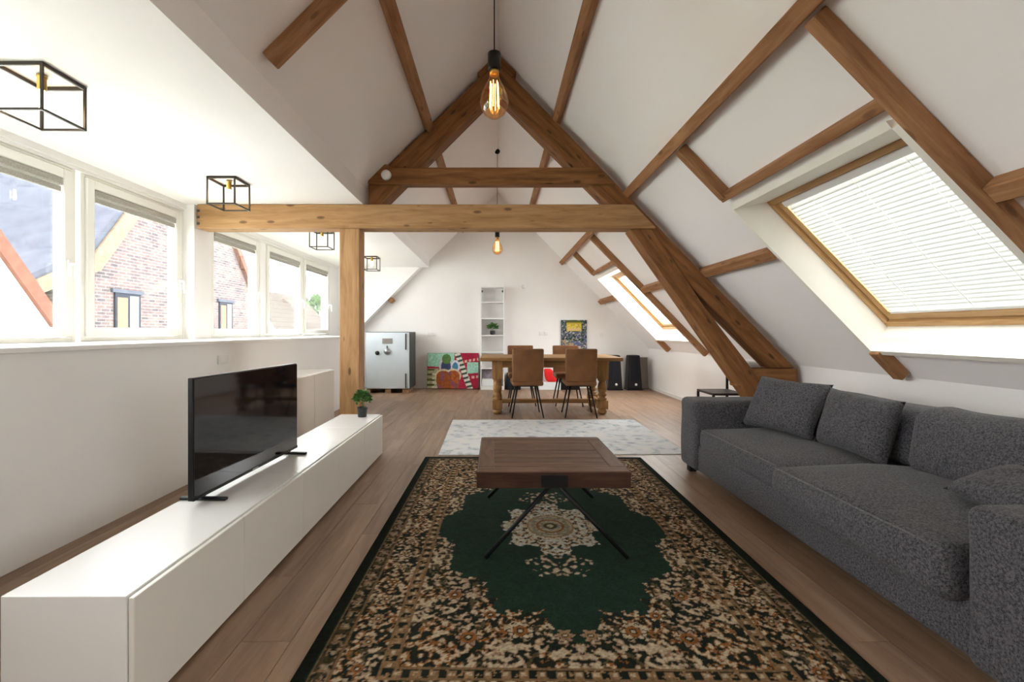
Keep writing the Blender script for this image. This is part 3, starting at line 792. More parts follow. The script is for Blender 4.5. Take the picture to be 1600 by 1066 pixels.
def rug_colour(U, V):
    A, B = np.abs(U), np.abs(V)
    d = np.minimum(1.0 - A, 1.5 - B)
    col = np.zeros(U.shape + (3,)); col[:] = GREEN * (0.85 + 0.3 * vnoise(U, V, 30, 1))[..., None]
    def put(mask, c): col[mask] = c
    def bloom(base_mask, dens, seed, ground):
        """dense small flowers and leaves"""
        col[base_mask] = ground
        n1, n2, n3 = vnoise(A, B, 58, seed), vnoise(A, B, 105, seed + 1), vnoise(A, B, 8, seed + 2)
        f = n1 * 0.6 + n2 * 0.4
        put(base_mask & (f > 0.62 - dens), TAN)
        put(base_mask & (f > 0.64 - dens) & (n3 > 0.50), RUST)
        put(base_mask & (n1 < 0.42) & (n3 < 0.55) & (n3 > 0.40), OLIVE)
        put(base_mask & (f > 0.67 - dens) & (n3 < 0.50), PINK)
        put(base_mask & (f > 0.745 - dens), CREAM)
        put(base_mask & (n2 * 0.7 + n1 * 0.3 < 0.30), DEEP)
    # field shape: green lobed lozenge
    ang = np.arctan2(B / 1.02, A / 0.66)
    rad = ((A / 0.68) ** 1.5 + (B / 1.04) ** 1.5) ** (1 / 1.5)
    edge = 0.97 + 0.05 * np.cos(12 * ang) + 0.10 * (vnoise(A, B, 16, 8) - 0.5) + 0.12 * (vnoise(A, B, 45, 9) - 0.5)
    spand = (rad > edge) & (d > 0.32)
    bloom(spand, 0.13, 20, DEEP * 1.2)
    # medallion and pendants
    rm = np.hypot(A / 0.30, B / 0.36)
    am = np.arctan2(B, A)
    em = 0.9 + 0.12 * np.cos(8 * am) + 0.16 * (vnoise(A, B, 38, 31) - 0.5)
    med = rm < em
    bloom(med, 0.20, 40, GREEN * 1.6)
    n5 = vnoise(A, B, 60, 44)
    put(med & (n5 > 0.56), np.array((0.50, 0.47, 0.39)))
    rc = np.hypot(A / 0.135, B / 0.15)
    put(rc < 1.05, TAN); put(rc < 0.95, np.array((0.24, 0.2, 0.13)))
    put((rc < 0.95) & (vnoise(A, B, 55, 50) > 0.55), CREAM * 0.8)
    put((rc < 0.62) & (rc > 0.52), RUST); put((rc < 0.30), OLIVE); put(rc < 0.14, CREAM)
    pen = (np.hypot(A / 0.17, (B - 0.45) / 0.13) < 0.9 + 0.5 * (vnoise(A, B, 40, 51) - 0.5)) & ~med
    sel = pen & (vnoise(A, B, 58, 52) > 0.50)
    put(sel, PINK); put(pen & (vnoise(A, B, 58, 52) > 0.66), CREAM)
    # rosettes in corners and main border
    rs = np.random.RandomState(5)
    def rosette(cx, cy, r, petals=6):
        q = np.hypot(A - cx, B - cy); t = np.arctan2(B - cy, A - cx)
        out = r * (0.78 + 0.22 * np.cos(petals * t))
        put(q < out * 1.18, DEEP); put(q < out, CREAM if rs.rand() > 0.4 else PINK)
        put(q < r * 0.62, RUST if rs.rand() > 0.45 else TAN); put(q < r * 0.32, DEEP); put(q < r * 0.17, CREAM)
    for (cx, cy, r) in ((0.42, 1.00, 0.052), (0.50, 0.72, 0.045), (0.22, 0.96, 0.05), (0.34, 0.86, 0.04), (0.05, 0.985, 0.04)):
        rosette(cx, cy, r)
    # borders from inside out
    def along():
        return np.where((1.0 - A) < (1.5 - B), V, U)
    s = along()
    g1 = (d <= 0.34) & (d > 0.285)
    put(g1, DEEP); cell = np.abs(((s / 0.062) % 1) - 0.5)
    put(g1 & (np.abs(d - 0.312) < 0.018) & (cell < 0.26), TAN * 0.8)
    put(g1 & (np.abs(d - 0.312) < 0.009) & (cell < 0.15), CREAM * 0.9)
    put(g1 & (vnoise(U, V, 90, 74) > 0.72), TAN)
    put(np.abs(d - 0.338) < 0.005, TAN * 0.7); put(np.abs(d - 0.288) < 0.005, TAN * 0.7)
    mb = (d <= 0.285) & (d > 0.125)
    bloom(mb, 0.135, 60, DEEP)
    for k in range(10):
        rosette(0.795, 0.07 + 0.137 * k, 0.034)
    for k in range(6):
        rosette(0.06 + 0.14 * k, 1.295, 0.034)
    g2 = (d <= 0.125) & (d > 0.052)
    cell = np.abs(((s / 0.075) % 1) - 0.5)
    put(g2, OLIVE * 0.6); put(g2 & (np.abs(d - 0.088) < 0.020) & (cell < 0.27), TAN * 0.8)
    put(g2 & (np.abs(d - 0.088) < 0.011) & (cell < 0.16), CREAM * 0.65)
    put(g2 & (vnoise(U, V, 80, 71) > 0.70), PINK * 0.8); put(g2 & (vnoise(U, V, 80, 73) > 0.72), DEEP)
    put((np.abs(d - 0.124) < 0.005) | (np.abs(d - 0.055) < 0.004), TAN * 0.6)
    put(d < 0.045, DEEP * 0.8)
    fade = (0.60 + 0.8 * vnoise(U, V, 150, 90)) * 0.74
    return np.clip(col * fade[..., None], 0, 1)

rug = grid_colour('area_rug', 2.0, 3.0, 0.010, 0.0055, rug_colour, M['rug'], None, (0.325, 2.735, 0.0005))
rug.rotation_euler = (0, 0, math.radians(-0.6))
tag(rug, 'dark green oriental rug with floral borders under the coffee table', 'rug')
pr = box('area_rug', -0.56, 1.84, 4.34, 6.04, 0.0005, 0.009, M['pale_rug'], None, 0.002)
pr.rotation_euler = (0, 0, math.radians(0.8))
tag(pr, 'pale blue and white vintage-look rug between coffee table and dining table', 'rug')

# ------------------------------------------------------------------ coffee table
ct = thing('coffee_table', 'square dark wood coffee table on crossed black iron legs', 'table', (0.30, 2.76, 0.011))
ZT = 0.45
X0, X1, Y0, Y1 = -0.097, 0.700, 2.372, 3.145
box('slab', X0 + 0.004, X1 - 0.004, Y0 + 0.004, Y1 - 0.004, ZT - 0.087, ZT - 0.006, M['walnut'], ct, 0.004)
bw = 0.085
box('board', X0, X1, Y0, Y0 + bw, ZT - 0.083, ZT, M['walnut'], ct, 0.004)
box('board', X0, X1, Y1 - bw, Y1, ZT - 0.083, ZT, M['walnut'], ct, 0.004)
box('board', X0, X0 + bw, Y0 + bw + 0.001, Y1 - bw - 0.001, ZT - 0.083, ZT, M['walnut'], ct, 0.004, (0, 1, 0))
box('board', X1 - bw, X1, Y0 + bw + 0.001, Y1 - bw - 0.001, ZT - 0.083, ZT, M['walnut'], ct, 0.004, (0, 1, 0))
nb = 7
for k in range(nb):
    a = Y0 + bw + 0.002 + (Y1 - Y0 - 2 * bw - 0.004) * k / nb; b = a + (Y1 - Y0 - 2 * bw - 0.004) / nb
    box('board', X0 + bw + 0.001, X1 - bw - 0.001, a + 0.0008, b - 0.0008, ZT - 0.02, ZT - 0.001 - 0.001 * (k % 2), M['walnut'], ct, 0.003)
M['walnut_edge'] = wood('dark_stained_edge', (0.022, 0.009, 0.005), (0.052, 0.022, 0.012), (0.09, 0.042, 0.024), 0.5, scale=4.0)
for (xa, xb, ya, yb) in ((X0, X1, Y0 - 0.004, Y0 - 0.0003), (X0, X1, Y1 + 0.0003, Y1 + 0.004)):
    box('edge_board', xa, xb, ya, yb, ZT - 0.086, ZT - 0.004, M['walnut_edge'], ct)
for (xa, xb) in ((X0 - 0.004, X0 - 0.0003), (X1 + 0.0003, X1 + 0.004)):
    box('edge_board', xa, xb, Y0, Y1, ZT - 0.086, ZT - 0.004, M['walnut_edge'], ct, 0.0, (0, 1, 0))
for (yy, sg) in ((Y0 - 0.004, -1), (Y1 + 0.004, 1)):
    box('bracket', 0.235, 0.375, min(yy, yy + sg * 0.004), max(yy, yy + sg * 0.004), ZT - 0.083, ZT - 0.018, M['black_metal'], ct, 0.001)
    for (ax_, fx) in ((0.285, -0.055), (0.325, 0.675)):
        d = Vector((fx - ax_, sg * 0.035, 0.011 - (ZT - 0.075))).normalized()
        tube('leg', [(ax_, yy - sg * 0.012, ZT - 0.075), (fx, yy + sg * 0.035, 0.019)], 0.012, M['black_metal'], ct, 8)

# ------------------------------------------------------------------ sofa and its pillows
def wob(v, amt, f, sd=0.0):
    return amt * noise.noise(Vector((v.x * f + sd, v.y * f + sd * 0.7, v.z * f)))
sofa = thing('sofa', 'large charcoal tweed sofa with deep seats under the roof window', 'sofa', (2.1, 2.6, 0))
def seat_def(b, fr):
    def f(v, h):
        u, w = v.x / h.x, v.y / h.y
        top = max(0, v.z / h.z)
        v.z += b * top * max(0, 1 - u * u) ** 0.8 * max(0, 1 - w ** 4) ** 0.8 + wob(v, 0.010, 4, b * 100) * (0.3 + top)
        v.x -= fr * max(0, -u) * (1 - w * w) * (1 - abs(v.z / h.z) * 0.5)
        return v
    return f
def soft(amt, f, sd):
    def g(v, h):
        v.x += wob(v, amt, f, sd); v.y += wob(v, amt, f, sd + 5); v.z += wob(v, amt * 0.8, f, sd + 9)
        return v
    return g
roundbox('base', 1.618, 2.60, 1.53, 3.655, 0.06, 0.265, 0.02, M['sofa'], sofa, 8)
roundbox('arm', 1.585, 2.60, 3.635, 3.93, 0.055, 0.622, 0.045, M['sofa'], sofa, 8, soft(0.008, 4, 1))
roundbox('arm', 1.578, 2.60, 1.245, 1.55, 0.055, 0.605, 0.05, M['sofa'], sofa, 8, soft(0.010, 4, 2))
roundbox('back_frame', 2.40, 2.64, 1.26, 3.92, 0.06, 0.735, 0.05, M['sofa'], sofa, 8, soft(0.012, 3, 3))
c1 = roundbox('seat_cushion', 1.612, 2.41, 2.592, 3.630, 0.245, 0.405, 0.048, M['sofa'], sofa, 12, seat_def(0.035, 0.008))
c2 = roundbox('seat_cushion', 1.540, 2.41, 1.562, 2.568, 0.235, 0.428, 0.050, M['sofa'], sofa, 12, seat_def(0.040, 0.018))
tube('piping', [(1.623 - 0.006 * (1 - t * t), 3.111 + 0.485 * t, 0.399 + 0.004 * (1 - t * t)) for t in np.linspace(-1, 1, 13)], 0.004, M['piping'], c1, 6)
tube('piping', [(1.553 - 0.013 * (1 - t * t), 2.065 + 0.462 * t, 0.420 + 0.006 * (1 - t * t)) for t in np.linspace(-1, 1, 13)], 0.004, M['piping'], c2, 6)
bc = roundbox('back_cushion', 2.235, 2.47, 1.60, 2.50, 0.42, 0.775, 0.085, M['sofa'], sofa, 10,
              lambda v, h: (v.x + 0.22 * (v.z) - 0.03 * (1 - (v.y / h.y) ** 2) * (1 - (v.z / h.z) ** 2) + wob(v, 0.012, 5, 3), v.y + wob(v, 0.01, 5, 8), v.z + wob(v, 0.012, 4, 2)))
bc2 = roundbox('back_cushion', 2.30, 2.47, 2.52, 3.60, 0.42, 0.735, 0.075, M['sofa'], sofa, 10,
               lambda v, h: (v.x + 0.18 * (v.z) + wob(v, 0.012, 5, 13), v.y + wob(v, 0.01, 5, 18), v.z - 0.03 * (1 - abs(v.y / h.y)) + wob(v, 0.014, 4, 12)))
for (xx, yy) in ((1.66, 3.86), (1.66, 1.33), (2.54, 3.86), (2.54, 1.33)):
    box('foot', xx - 0.03, xx + 0.03, yy - 0.03, yy + 0.03, 0.0, 0.062, M['black_plastic'], sofa, 0.004)

def pillow(label, loc, w, h, t, yaw, lean, roll=0.0, seed=1):
    """square scatter cushion standing on its lower edge; yaw 0 faces -X"""
    N = 18
    bm = bmesh.new(); vs = {}
    for side in (1, -1):
        for i in range(N + 1):
            for j in range(N + 1):
                u, v = -1 + 2 * i / N, -1 + 2 * j / N
                rim = max(abs(u), abs(v)) > 0.999
                if rim and side == -1: vs[(side, i, j)] = vs[(1, i, j)]; continue
                pinch = 1 - 0.075 * (1 - u * u) * v * v - 0.075 * (1 - v * v) * u * u
                th = t / 2 * (max(0, 1 - u ** 4) * max(0, 1 - v ** 4)) ** 0.55
                p = Vector((-side * th, u * w / 2 * pinch, v * h / 2 * pinch))
                p.x += 0.012 * noise.noise(Vector((u * 2.3 + seed, v * 2.3, seed * 1.7))) * (1 - u ** 4)
                p.x += 0.006 * math.sin(9 * u + 3 * v + seed) * (1 - u ** 2) * max(0, v)
                vs[(side, i, j)] = bm.verts.new(p)
    for side in (1, -1):
        for i in range(N):
            for j in range(N):
                q = [vs[(side, i, j)], vs[(side, i + 1, j)], vs[(side, i + 1, j + 1)], vs[(side, i, j + 1)]]
                try: bm.faces.new(q)
                except ValueError: pass
    o = finish('pillow', bm, M['sofa'], None, loc, None, True)
    o.rotation_mode = 'XYZ'
    o.rotation_euler = (Matrix.Rotation(yaw, 3, 'Z') @ Matrix.Rotation(lean, 3, 'Y') @ Matrix.Rotation(roll, 3, 'X')).to_euler()
    return tag(o, label, 'pillow', None)
pillow('charcoal tweed pillow propped in the sofa corner against the arm beside the truss foot', (2.13, 3.36, 0.632), 0.54, 0.43, 0.17, math.radians(24), math.radians(30), math.radians(2), 1)
pillow('charcoal creased pillow on the sofa between corner pillow and big back cushion', (2.215, 2.80, 0.612), 0.52, 0.38, 0.15, math.radians(5), math.radians(16), math.radians(2), 4)
pillow('charcoal pillow lying low against the sofa arm beside the big back cushion', (2.050, 1.755, 0.553), 0.40, 0.30, 0.13, math.radians(-6), math.radians(70), 0.0, 7)

# ------------------------------------------------------------------ dining table and chairs
dt = thing('dining_table', 'heavy honey oak dining table with turned baluster legs', 'table', (0.77, 6.85, 0))
TX0, TX1, TY0, TY1, TZ = -0.225, 1.785, 6.37, 7.33, 0.81
for k in range(5):
    a = TY0 + (TY1 - TY0) * k / 5; b = TY0 + (TY1 - TY0) * (k + 1) / 5
    box('tabletop_board', TX0 + 0.0, TX1, a + 0.0005, b - 0.0005, TZ - 0.05, TZ, M['table_oak'], dt, 0.006)
box('apron', TX0 + 0.2, TX1 - 0.2, TY0 + 0.09, TY0 + 0.12, TZ - 0.145, TZ - 0.051, M['table_oak'], dt, 0.003)
box('apron', TX0 + 0.2, TX1 - 0.2, TY1 - 0.12, TY1 - 0.09, TZ - 0.145, TZ - 0.051, M['table_oak'], dt, 0.003)
LX, LY = (0.020, 1.520), (6.52, 7.18)
prof = [(0, 0.195), (0.055, 0.195), (0.066, 0.21), (0.066, 0.225), (0.045, 0.235), (0.045, 0.245), (0.063, 0.265), (0.063, 0.285), (0.045, 0.30), (0.058, 0.325), (0.064, 0.37), (0.060, 0.42), (0.048, 0.455), (0.044, 0.465), (0.062, 0.478), (0.062, 0.495), (0.05, 0.503), (0, 0.503)]
for lx in LX:
    for ly in LY:
        lg = box('leg', lx - 0.075, lx + 0.075, ly - 0.075, ly + 0.075, 0.50, TZ - 0.051, M['table_oak'], dt, 0.005, (0, 0, 1))
        lathe('turned_baluster', prof, (lx, ly, 0), M['table_oak'], lg, 20)
        box('foot_block', lx - 0.072, lx + 0.072, ly - 0.072, ly + 0.072, 0.075, 0.198, M['table_oak'], lg, 0.006, (0, 0, 1))
        lathe('bun_foot', [(0, 0), (0.045, 0), (0.063, 0.02), (0.065, 0.045), (0.045, 0.07), (0.04, 0.078), (0, 0.078)], (lx, ly, 0), M['table_oak'], lg, 20)
    box('stretcher', lx - 0.03, lx + 0.03, LY[0] + 0.073, LY[1] - 0.073, 0.10, 0.17, M['table_oak'], dt, 0.006, (0, 1, 0))
box('stretcher', LX[0] + 0.031, LX[1] - 0.031, 6.81, 6.89, 0.105, 0.165, M['table_oak'], dt, 0.006)

ch = thing('dining_chair', 'tan leather dining chair on slim black legs', 'chair', (0, 0, 0), 'dining chairs around the oak table')
def back_def(v, h):
    w = v.z / h.z
    v.y += -0.035 * w - 0.018 * (v.x / h.x) ** 2 * -1 + (0.025 if w < -0.7 else 0.0) * (-0.7 - w) * 3
    v.x *= 1 - 0.03 * max(0, -w)
    return v
roundbox('backrest', -0.215, 0.215, -0.255, -0.205, 0.445, 0.945, 0.022, M['leather'], ch, 8, back_def)
roundbox('seat', -0.215, 0.215, -0.235, 0.225, 0.435, 0.505, 0.028, M['leather'], ch, 8, lambda v, h: (v.x, v.y, v.z + 0.01 * (1 - (v.x / h.x) ** 2) * (1 - (v.y / h.y) ** 2)))
box('under_frame', -0.13, 0.13, -0.12, 0.12, 0.415, 0.436, M['black_metal'], ch, 0.003)
for sx in (-1, 1):
    for sy in (-1, 1):
        tube('leg', [(sx * 0.135, sy * 0.13, 0.43), (sx * 0.215, sy * 0.225, 0.0)], 0.013, M['black_metal'], ch, 8, 0.009)
spots = [((0.425, 6.405), 2, 'tan leather chair at the table, back turned to the pale rug, nearer the safe'),
         ((1.165, 6.405), -2, 'tan leather chair at the table, back turned to the pale rug, nearer the black speakers'),
         ((0.41, 7.36), 181, 'tan leather chair on the far-wall side of the table, in front of the narrow bookcase'),
         ((1.155, 7.36), 179, 'tan leather chair on the far-wall side of the table, in front of the wall picture')]
for i, ((x, y), a, lb) in enumerate(spots):
    o = ch if i == 0 else copy_tree(ch)
    o.location = (x, y, 0); o.rotation_euler = (0, 0, math.radians(a)); o['label'] = lb

# ------------------------------------------------------------------ things along the far wall
sf = thing('safe', 'tall pale grey steel safe with dark sides on wooden blocks', 'safe', (-2.07, 9.0, 0))
SX0, SX1, SY0, SY1, SZ0, SZ1 = -2.495, -1.645, 8.67, 9.31, 0.075, 1.17
box('body', SX0, SX1, SY0 + 0.045, SY1, SZ0, SZ1, M['dark_grey'], sf, 0.006)
dr = box('door', SX0 + 0.012, SX1 - 0.012, SY0, SY0 + 0.043, SZ0 + 0.012, SZ1 - 0.012, M['safe_paint'], sf, 0.008)
box('hinge', SX1 - 0.085, SX1 - 0.06, SY0 - 0.02, SY0 - 0.001, 0.83, 1.14, M['dark_grey'], dr, 0.006)
box('hinge', SX1 - 0.085, SX1 - 0.06, SY0 - 0.02, SY0 - 0.001, 0.10, 0.38, M['dark_grey'], dr, 0.006)
box('maker_plate', -2.165, -1.975, SY0 - 0.006, SY0 - 0.001, 0.945, 1.045, M['board'], dr, 0.001)
kn = lathe('dial', [(0, 0), (0.062, 0), (0.062, 0.012), (0.035, 0.02), (0.03, 0.05), (0, 0.05)], (-2.075, SY0 - 0.001, 0.80), M['grey_metal'], dr, 24); kn.rotation_euler = (math.pi / 2, 0, 0)
kn2 = lathe('key_cover', [(0, 0), (0.04, 0), (0.04, 0.02), (0.02, 0.035), (0, 0.035)], (-2.26, SY0 - 0.001, 0.77), M['black_plastic'], dr, 18); kn2.rotation_euler = (math.pi / 2, 0, 0)
box('dial_tab', -2.085, -2.065, SY0 - 0.01, SY0 - 0.001, 0.855, 0.905, M['dark_grey'], dr)
for xx in (-2.46, -2.07, -1.74):
    b = box('wood_block', xx - 0.05, xx + 0.06, SY0 + 0.02, SY1 - 0.05, 0.0, SZ0 - 0.001, M['pallet'], sf, 0.004)

def paint_a(U, V):
    # U -0.525..0.525, V -0.36..0.36: red ground, striped diagonal bands, rounded orange form, pale green fields
    u, v = U / 0.525, V / 0.365
    col = np.zeros(U.shape + (3,)); col[:] = (0.40, 0.025, 0.06)
    put = lambda m_, c: col.__setitem__(m_, c)
    put((u < -0.10) & (v > 0.16 - 0.1 * u), (0.28, 0.56, 0.42))
    put((u < 0.05) & (v > 0.5), (0.32, 0.60, 0.45))
    put((u < -0.55) & (v < 0.12), (0.36, 0.36, 0.20))
    put((u < -0.72) & (np.sin(v * 22) > 0.2) & (v < 0.1), (0.09, 0.10, 0.03))
    put((u > -0.80) & (u < -0.58) & (v < 0.0) & (np.sin(v * 26) > 0), (0.62, 0.55, 0.42))
    band = np.abs(u - 0.42 + 0.26 * v) < 0.115
    put(band, (0.05, 0.09, 0.07)); put(band & (np.sin(v * 24 - u * 9) > -0.1), (0.70, 0.68, 0.60))
    put((u > 0.55) & (v > -0.22 + 0.1 * u) & (v < 0.48), (0.40, 0.72, 0.60))
    put((u > 0.36) & (v > 0.46 + 0.25 * (u - 0.5)) & (v < 0.60 + 0.25 * (u - 0.5)) & (np.sin(u * 40) > -0.2), (0.72, 0.45, 0.38))
    put((u > 0.6) & (np.abs(v + 0.52 - 0.2 * u) < 0.07) & (np.sin(u * 34) > -0.3), (0.72, 0.42, 0.38))
    put(np.hypot((u + 0.28) / 0.26, (v - 0.30) / 0.60) < 1, (0.52, 0.50, 0.52))
    put(np.hypot((u + 0.27) / 0.19, (v - 0.22) / 0.44) < 1, (0.05, 0.07, 0.15))
    put(np.hypot((u + 0.25) / 0.18, (v - 0.66) / 0.28) < 1, (0.10, 0.20, 0.06))
    put(np.hypot((u - 0.10) / 0.17, (v - 0.22) / 0.38) < 1, (0.62, 0.62, 0.70))
    put(np.hypot((u - 0.09) / 0.11, (v - 0.22) / 0.26) < 1, (0.07, 0.22, 0.36))
    lob = (np.hypot((u + 0.36) / 0.28, (v + 0.32) / 0.32) < 1) | (np.hypot((u - 0.02) / 0.25, (v + 0.30) / 0.32) < 1) | ((u > -0.64) & (u < 0.26) & (v < -0.32) & (np.abs(u + 0.18) < 0.46 - 0.15 * np.maximum(0, -v - 0.6)))
    out = (np.hypot((u + 0.36) / 0.34, (v + 0.30) / 0.40) < 1) | (np.hypot((u - 0.02) / 0.31, (v + 0.28) / 0.40) < 1)
    put(out & ~lob, (0.60, 0.52, 0.36)); put(lob, (0.30, 0.085, 0.025))
    put(lob & (u > -0.05) & (vnoise(U, V, 20, 3) > 0.5), (0.42, 0.11, 0.03)); put(lob & (vnoise(U, V, 14, 6) > 0.68), (0.24, 0.08, 0.10))
    k = 0.8 + 0.4 * vnoise(U, V, 45, 2)
    put((np.abs(u) > 0.985) | (np.abs(v) > 0.98), (0.10, 0.015, 0.02))
    return np.clip(col * k[..., None], 0, 1)
pa = grid_colour('painting', 1.05, 0.73, 0.025, 0.0085, paint_a, M['canvas'], None, (-0.885, 9.345, 0.370), True)
pa.rotation_euler = (math.radians(-8), 0, 0)
tag(pa, 'colourful red and mint green painting leaning on the wall beside the safe', 'painting')

def paint_b(U, V):
    u, v = U / 0.265, V / 0.33
    col = np.zeros(U.shape + (3,)); col[:] = (0.035, 0.04, 0.05)
    put = lambda m_, c: col.__setitem__(m_, c)
    n = vnoise(U, V, 26, 12); n2 = vnoise(U, V, 40, 13)
    put(n > 0.55, (0.11, 0.13, 0.17)); put(n2 > 0.70, (0.40, 0.38, 0.36)); put((n < 0.30) & (n2 < 0.5), (0.06, 0.17, 0.08))
    put((v < -0.25) & (u < 0.0) & (n > 0.42), (0.38, 0.26, 0.13)); put((v < -0.55) & (n2 > 0.55), (0.48, 0.38, 0.33))
    put((v < 0.05) & (n > 0.72), (0.10, 0.13, 0.24))
    put((np.abs(u) < 0.58) & (v > 0.30) & (v < 0.84), (0.52, 0.40, 0.05))
    put((np.abs(u) < 0.54) & (v > 0.34) & (v < 0.74) & (n2 > 0.45), (0.72, 0.56, 0.13)); put((np.abs(u) < 0.5) & (np.abs(v - 0.42) < 0.06), (0.66, 0.47, 0.24))
    put((np.abs(u) < 0.6) & (v > 0.84) & (v < 0.96), (0.13, 0.14, 0.04))
    return col
pb = grid_colour('wall_picture', 0.53, 0.66, 0.035, 0.008, paint_b, M['canvas'], None, (1.615, YB - 0.001, 1.085), True)
tag(pb, 'dark multicoloured picture with a yellow panel hung above the dining chairs', 'picture')

bk = thing('bookcase', 'tall narrow white open bookcase behind the dining table', 'bookcase', (-0.07, 9.3, 0))
BX0, BX1, BY0, BY1, BZ = -0.315, 0.168, 9.17, 9.442, 2.085
box('side_panel', BX0, BX0 + 0.02, BY0, BY1, 0.0, BZ, M['lacquer'], bk, 0.001); box('side_panel', BX1 - 0.02, BX1, BY0, BY1, 0.0, BZ, M['lacquer'], bk, 0.001)
box('back_panel', BX0 + 0.02, BX1 - 0.02, BY1 - 0.008, BY1, 0.0, BZ, M['lacquer'], bk)
box('top', BX0 + 0.02, BX1 - 0.02, BY0, BY1 - 0.009, BZ - 0.02, BZ, M['lacquer'], bk)
box('plinth', BX0 + 0.02, BX1 - 0.02, BY0 + 0.012, BY0 + 0.03, 0.0, 0.055, M['lacquer'], bk)
SHZ = (0.055, 0.42, 0.745, 1.085, 1.425, 1.76)
for z in SHZ: box('shelf', BX0 + 0.02, BX1 - 0.02, BY0 + 0.004, BY1 - 0.009, z, z + 0.022, M['lacquer'], bk, 0.001)
for xx in (BX0 + 0.021, BX1 - 0.051): box('hinge', xx, xx + 0.03, BY0 + 0.01, BY0 + 0.07, 1.97, 2.01, M['dark_grey'], bk, 0.003)
p2 = thing('potted_plant', 'drooping leafy plant in a round black pot on a bookcase shelf', 'plant', (-0.07, 9.28, 1.108))
lathe('pot', [(0, 0), (0.035, 0), (0.052, 0.03), (0.052, 0.07), (0.045, 0.09), (0.04, 0.09), (0.04, 0.08), (0, 0.08)], (-0.07, 9.28, 1.1085), M['pot'], p2, 20)
tube('stem', [(-0.07, 9.28, 1.18), (-0.065, 9.28, 1.25)], 0.004, M['leaf'], p2, 6)
foliage('foliage', (-0.065, 9.275, 1.265), 0.085, 0.065, 130, 0.055, M['leaf'], p2, 12, 1.0)
def leaning(name, label, cat, x0, x1, y, z0, z1, th, mat, lean):
    o = box(name, x0, x1, y - th / 2, y + th / 2, z0, z1, mat, None, 0.002)
    o.rotation_euler = (math.radians(lean), 0, 0)
    return tag(o, label, cat)
leaning('framed_print', 'grey and purple print in the lowest compartment of the bookcase', 'print', -0.275, 0.02, 9.30, 0.218, 0.40, 0.012, M['print_grey'], 0)
o = box('paper_box', -0.285, 0.06, 9.20, 9.40, 0.0785, 0.215, M['paper'], None, 0.004); tag(o, 'white paper box under the grey print in the bookcase', 'box')
# under and behind the table
o = box('storage_box', 0.86, 1.30, 9.14, 9.40, 0.0, 0.155, M['paper'], None, 0.008); tag(o, 'white storage box on the floor under the red bag', 'box')
o = roundbox('bag', 0.985, 1.20, 9.18, 9.36, 0.157, 0.42, 0.045, M['red'], None, 6, lambda v, h: (v.x * (1 - 0.25 * max(0, v.z / h.z)) - 0.04 * v.z / h.z, v.y, v.z)); tag(o, 'bright red soft bag on the white storage box', 'bag')
o = box('storage_box', 1.31, 1.68, 9.16, 9.42, 0.0, 0.40, M['black_plastic'], None, 0.01); tag(o, 'black storage box on the floor beside the red bag', 'box')
o = box('storage_box', 0.22, 0.50, 9.18, 9.42, 0.0, 0.33, M['dark_frame'], None, 0.01); tag(o, 'dark blue-grey storage box on the floor next to the bookcase', 'box')

def tower_speaker(x, label):
    t = thing('tower_speaker', label, 'speaker', (x, 9.2, 0), 'tower speakers')
    v = []
    for z, w, d in ((0.03, 0.145, 0.15), (0.70, 0.110, 0.105)):
        v += [(x - w, 9.24 - d, z), (x + w, 9.24 - d, z), (x + w, 9.24 + 0.10, z), (x - w, 9.24 + 0.10, z)]
    solid('cabinet', v, BF, M['black_plastic'], t, None, 0.018, 2)
    v = []
    for z, w, d in ((0.20, 0.085, 0.143), (0.67, 0.062, 0.113)):
        v += [(x - w, 9.24 - d - 0.006, z), (x + w, 9.24 - d - 0.006, z), (x + w, 9.24 - d + 0.006, z), (x - w, 9.24 - d + 0.006, z)]
    solid('grille', v, BF, M['dark_frame'], t, None, 0.004)
    k = lathe('badge', [(0, 0), (0.026, 0), (0.022, 0.010), (0, 0.012)], (x + 0.02, 9.24 - 0.146, 0.115), M['plastic'], t, 18); k.rotation_euler = (math.pi / 2, 0, 0)
    box('plinth', x - 0.155, x + 0.155, 9.09, 9.35, 0.0, 0.03, M['black_plastic'], t, 0.006)
tower_speaker(2.385, 'slim tapered black tower speaker by the end of the dining table, with a silver badge')
tower_speaker(2.78, 'slim tapered black tower speaker with a silver badge, beside the grey board')
leaning('board', 'grey board leaning on the wall in the corner beside the speakers', 'board', 2.97, 3.13, 9.385, 0.006, 0.645, 0.02, M['board'], -6)

# sockets and switches on the walls
def socket_plate(name, x, y, z, w, h, face, label):
    t = thing(name, label, 'switch' if 'switch' in name else 'socket', (x, y, z))
    if face == 'y':
        box('plate', x - w / 2, x + w / 2, y - 0.012, y, z - h / 2, z + h / 2, M['plastic'], t, 0.003)
        box('rocker', x - w * 0.33, x + w * 0.33, y - 0.017, y - 0.012, z - h * 0.33, z + h * 0.33, M['trim'], t, 0.002)
    else:
        box('plate', x, x + 0.012, y - w / 2, y + w / 2, z - h / 2, z + h / 2, M['plastic'], t, 0.003)
        box('rocker', x + 0.012, x + 0.017, y - w * 0.33, y + w * 0.33, z - h * 0.33, z + h * 0.33, M['trim'], t, 0.002)
socket_plate('wall_socket', XK, 3.96, 0.935, 0.15, 0.08, 'x', 'white double socket on the low wall behind the television')
socket_plate('wall_socket', -1.37, YB, 1.125, 0.082, 0.082, 'y', 'white socket on the far wall above the leaning painting, nearer the safe')
socket_plate('wall_socket', -1.28, YB, 1.125, 0.082, 0.082, 'y', 'white socket on the far wall above the leaning painting, nearer the bookcase')
socket_plate('light_switch', 0.94, YB, 1.14, 0.082, 0.082, 'y', 'white light switch between bookcase and wall picture, nearer the bookcase')
socket_plate('light_switch', 1.04, YB, 1.14, 0.082, 0.082, 'y', 'white light switch between bookcase and wall picture, nearer the picture')
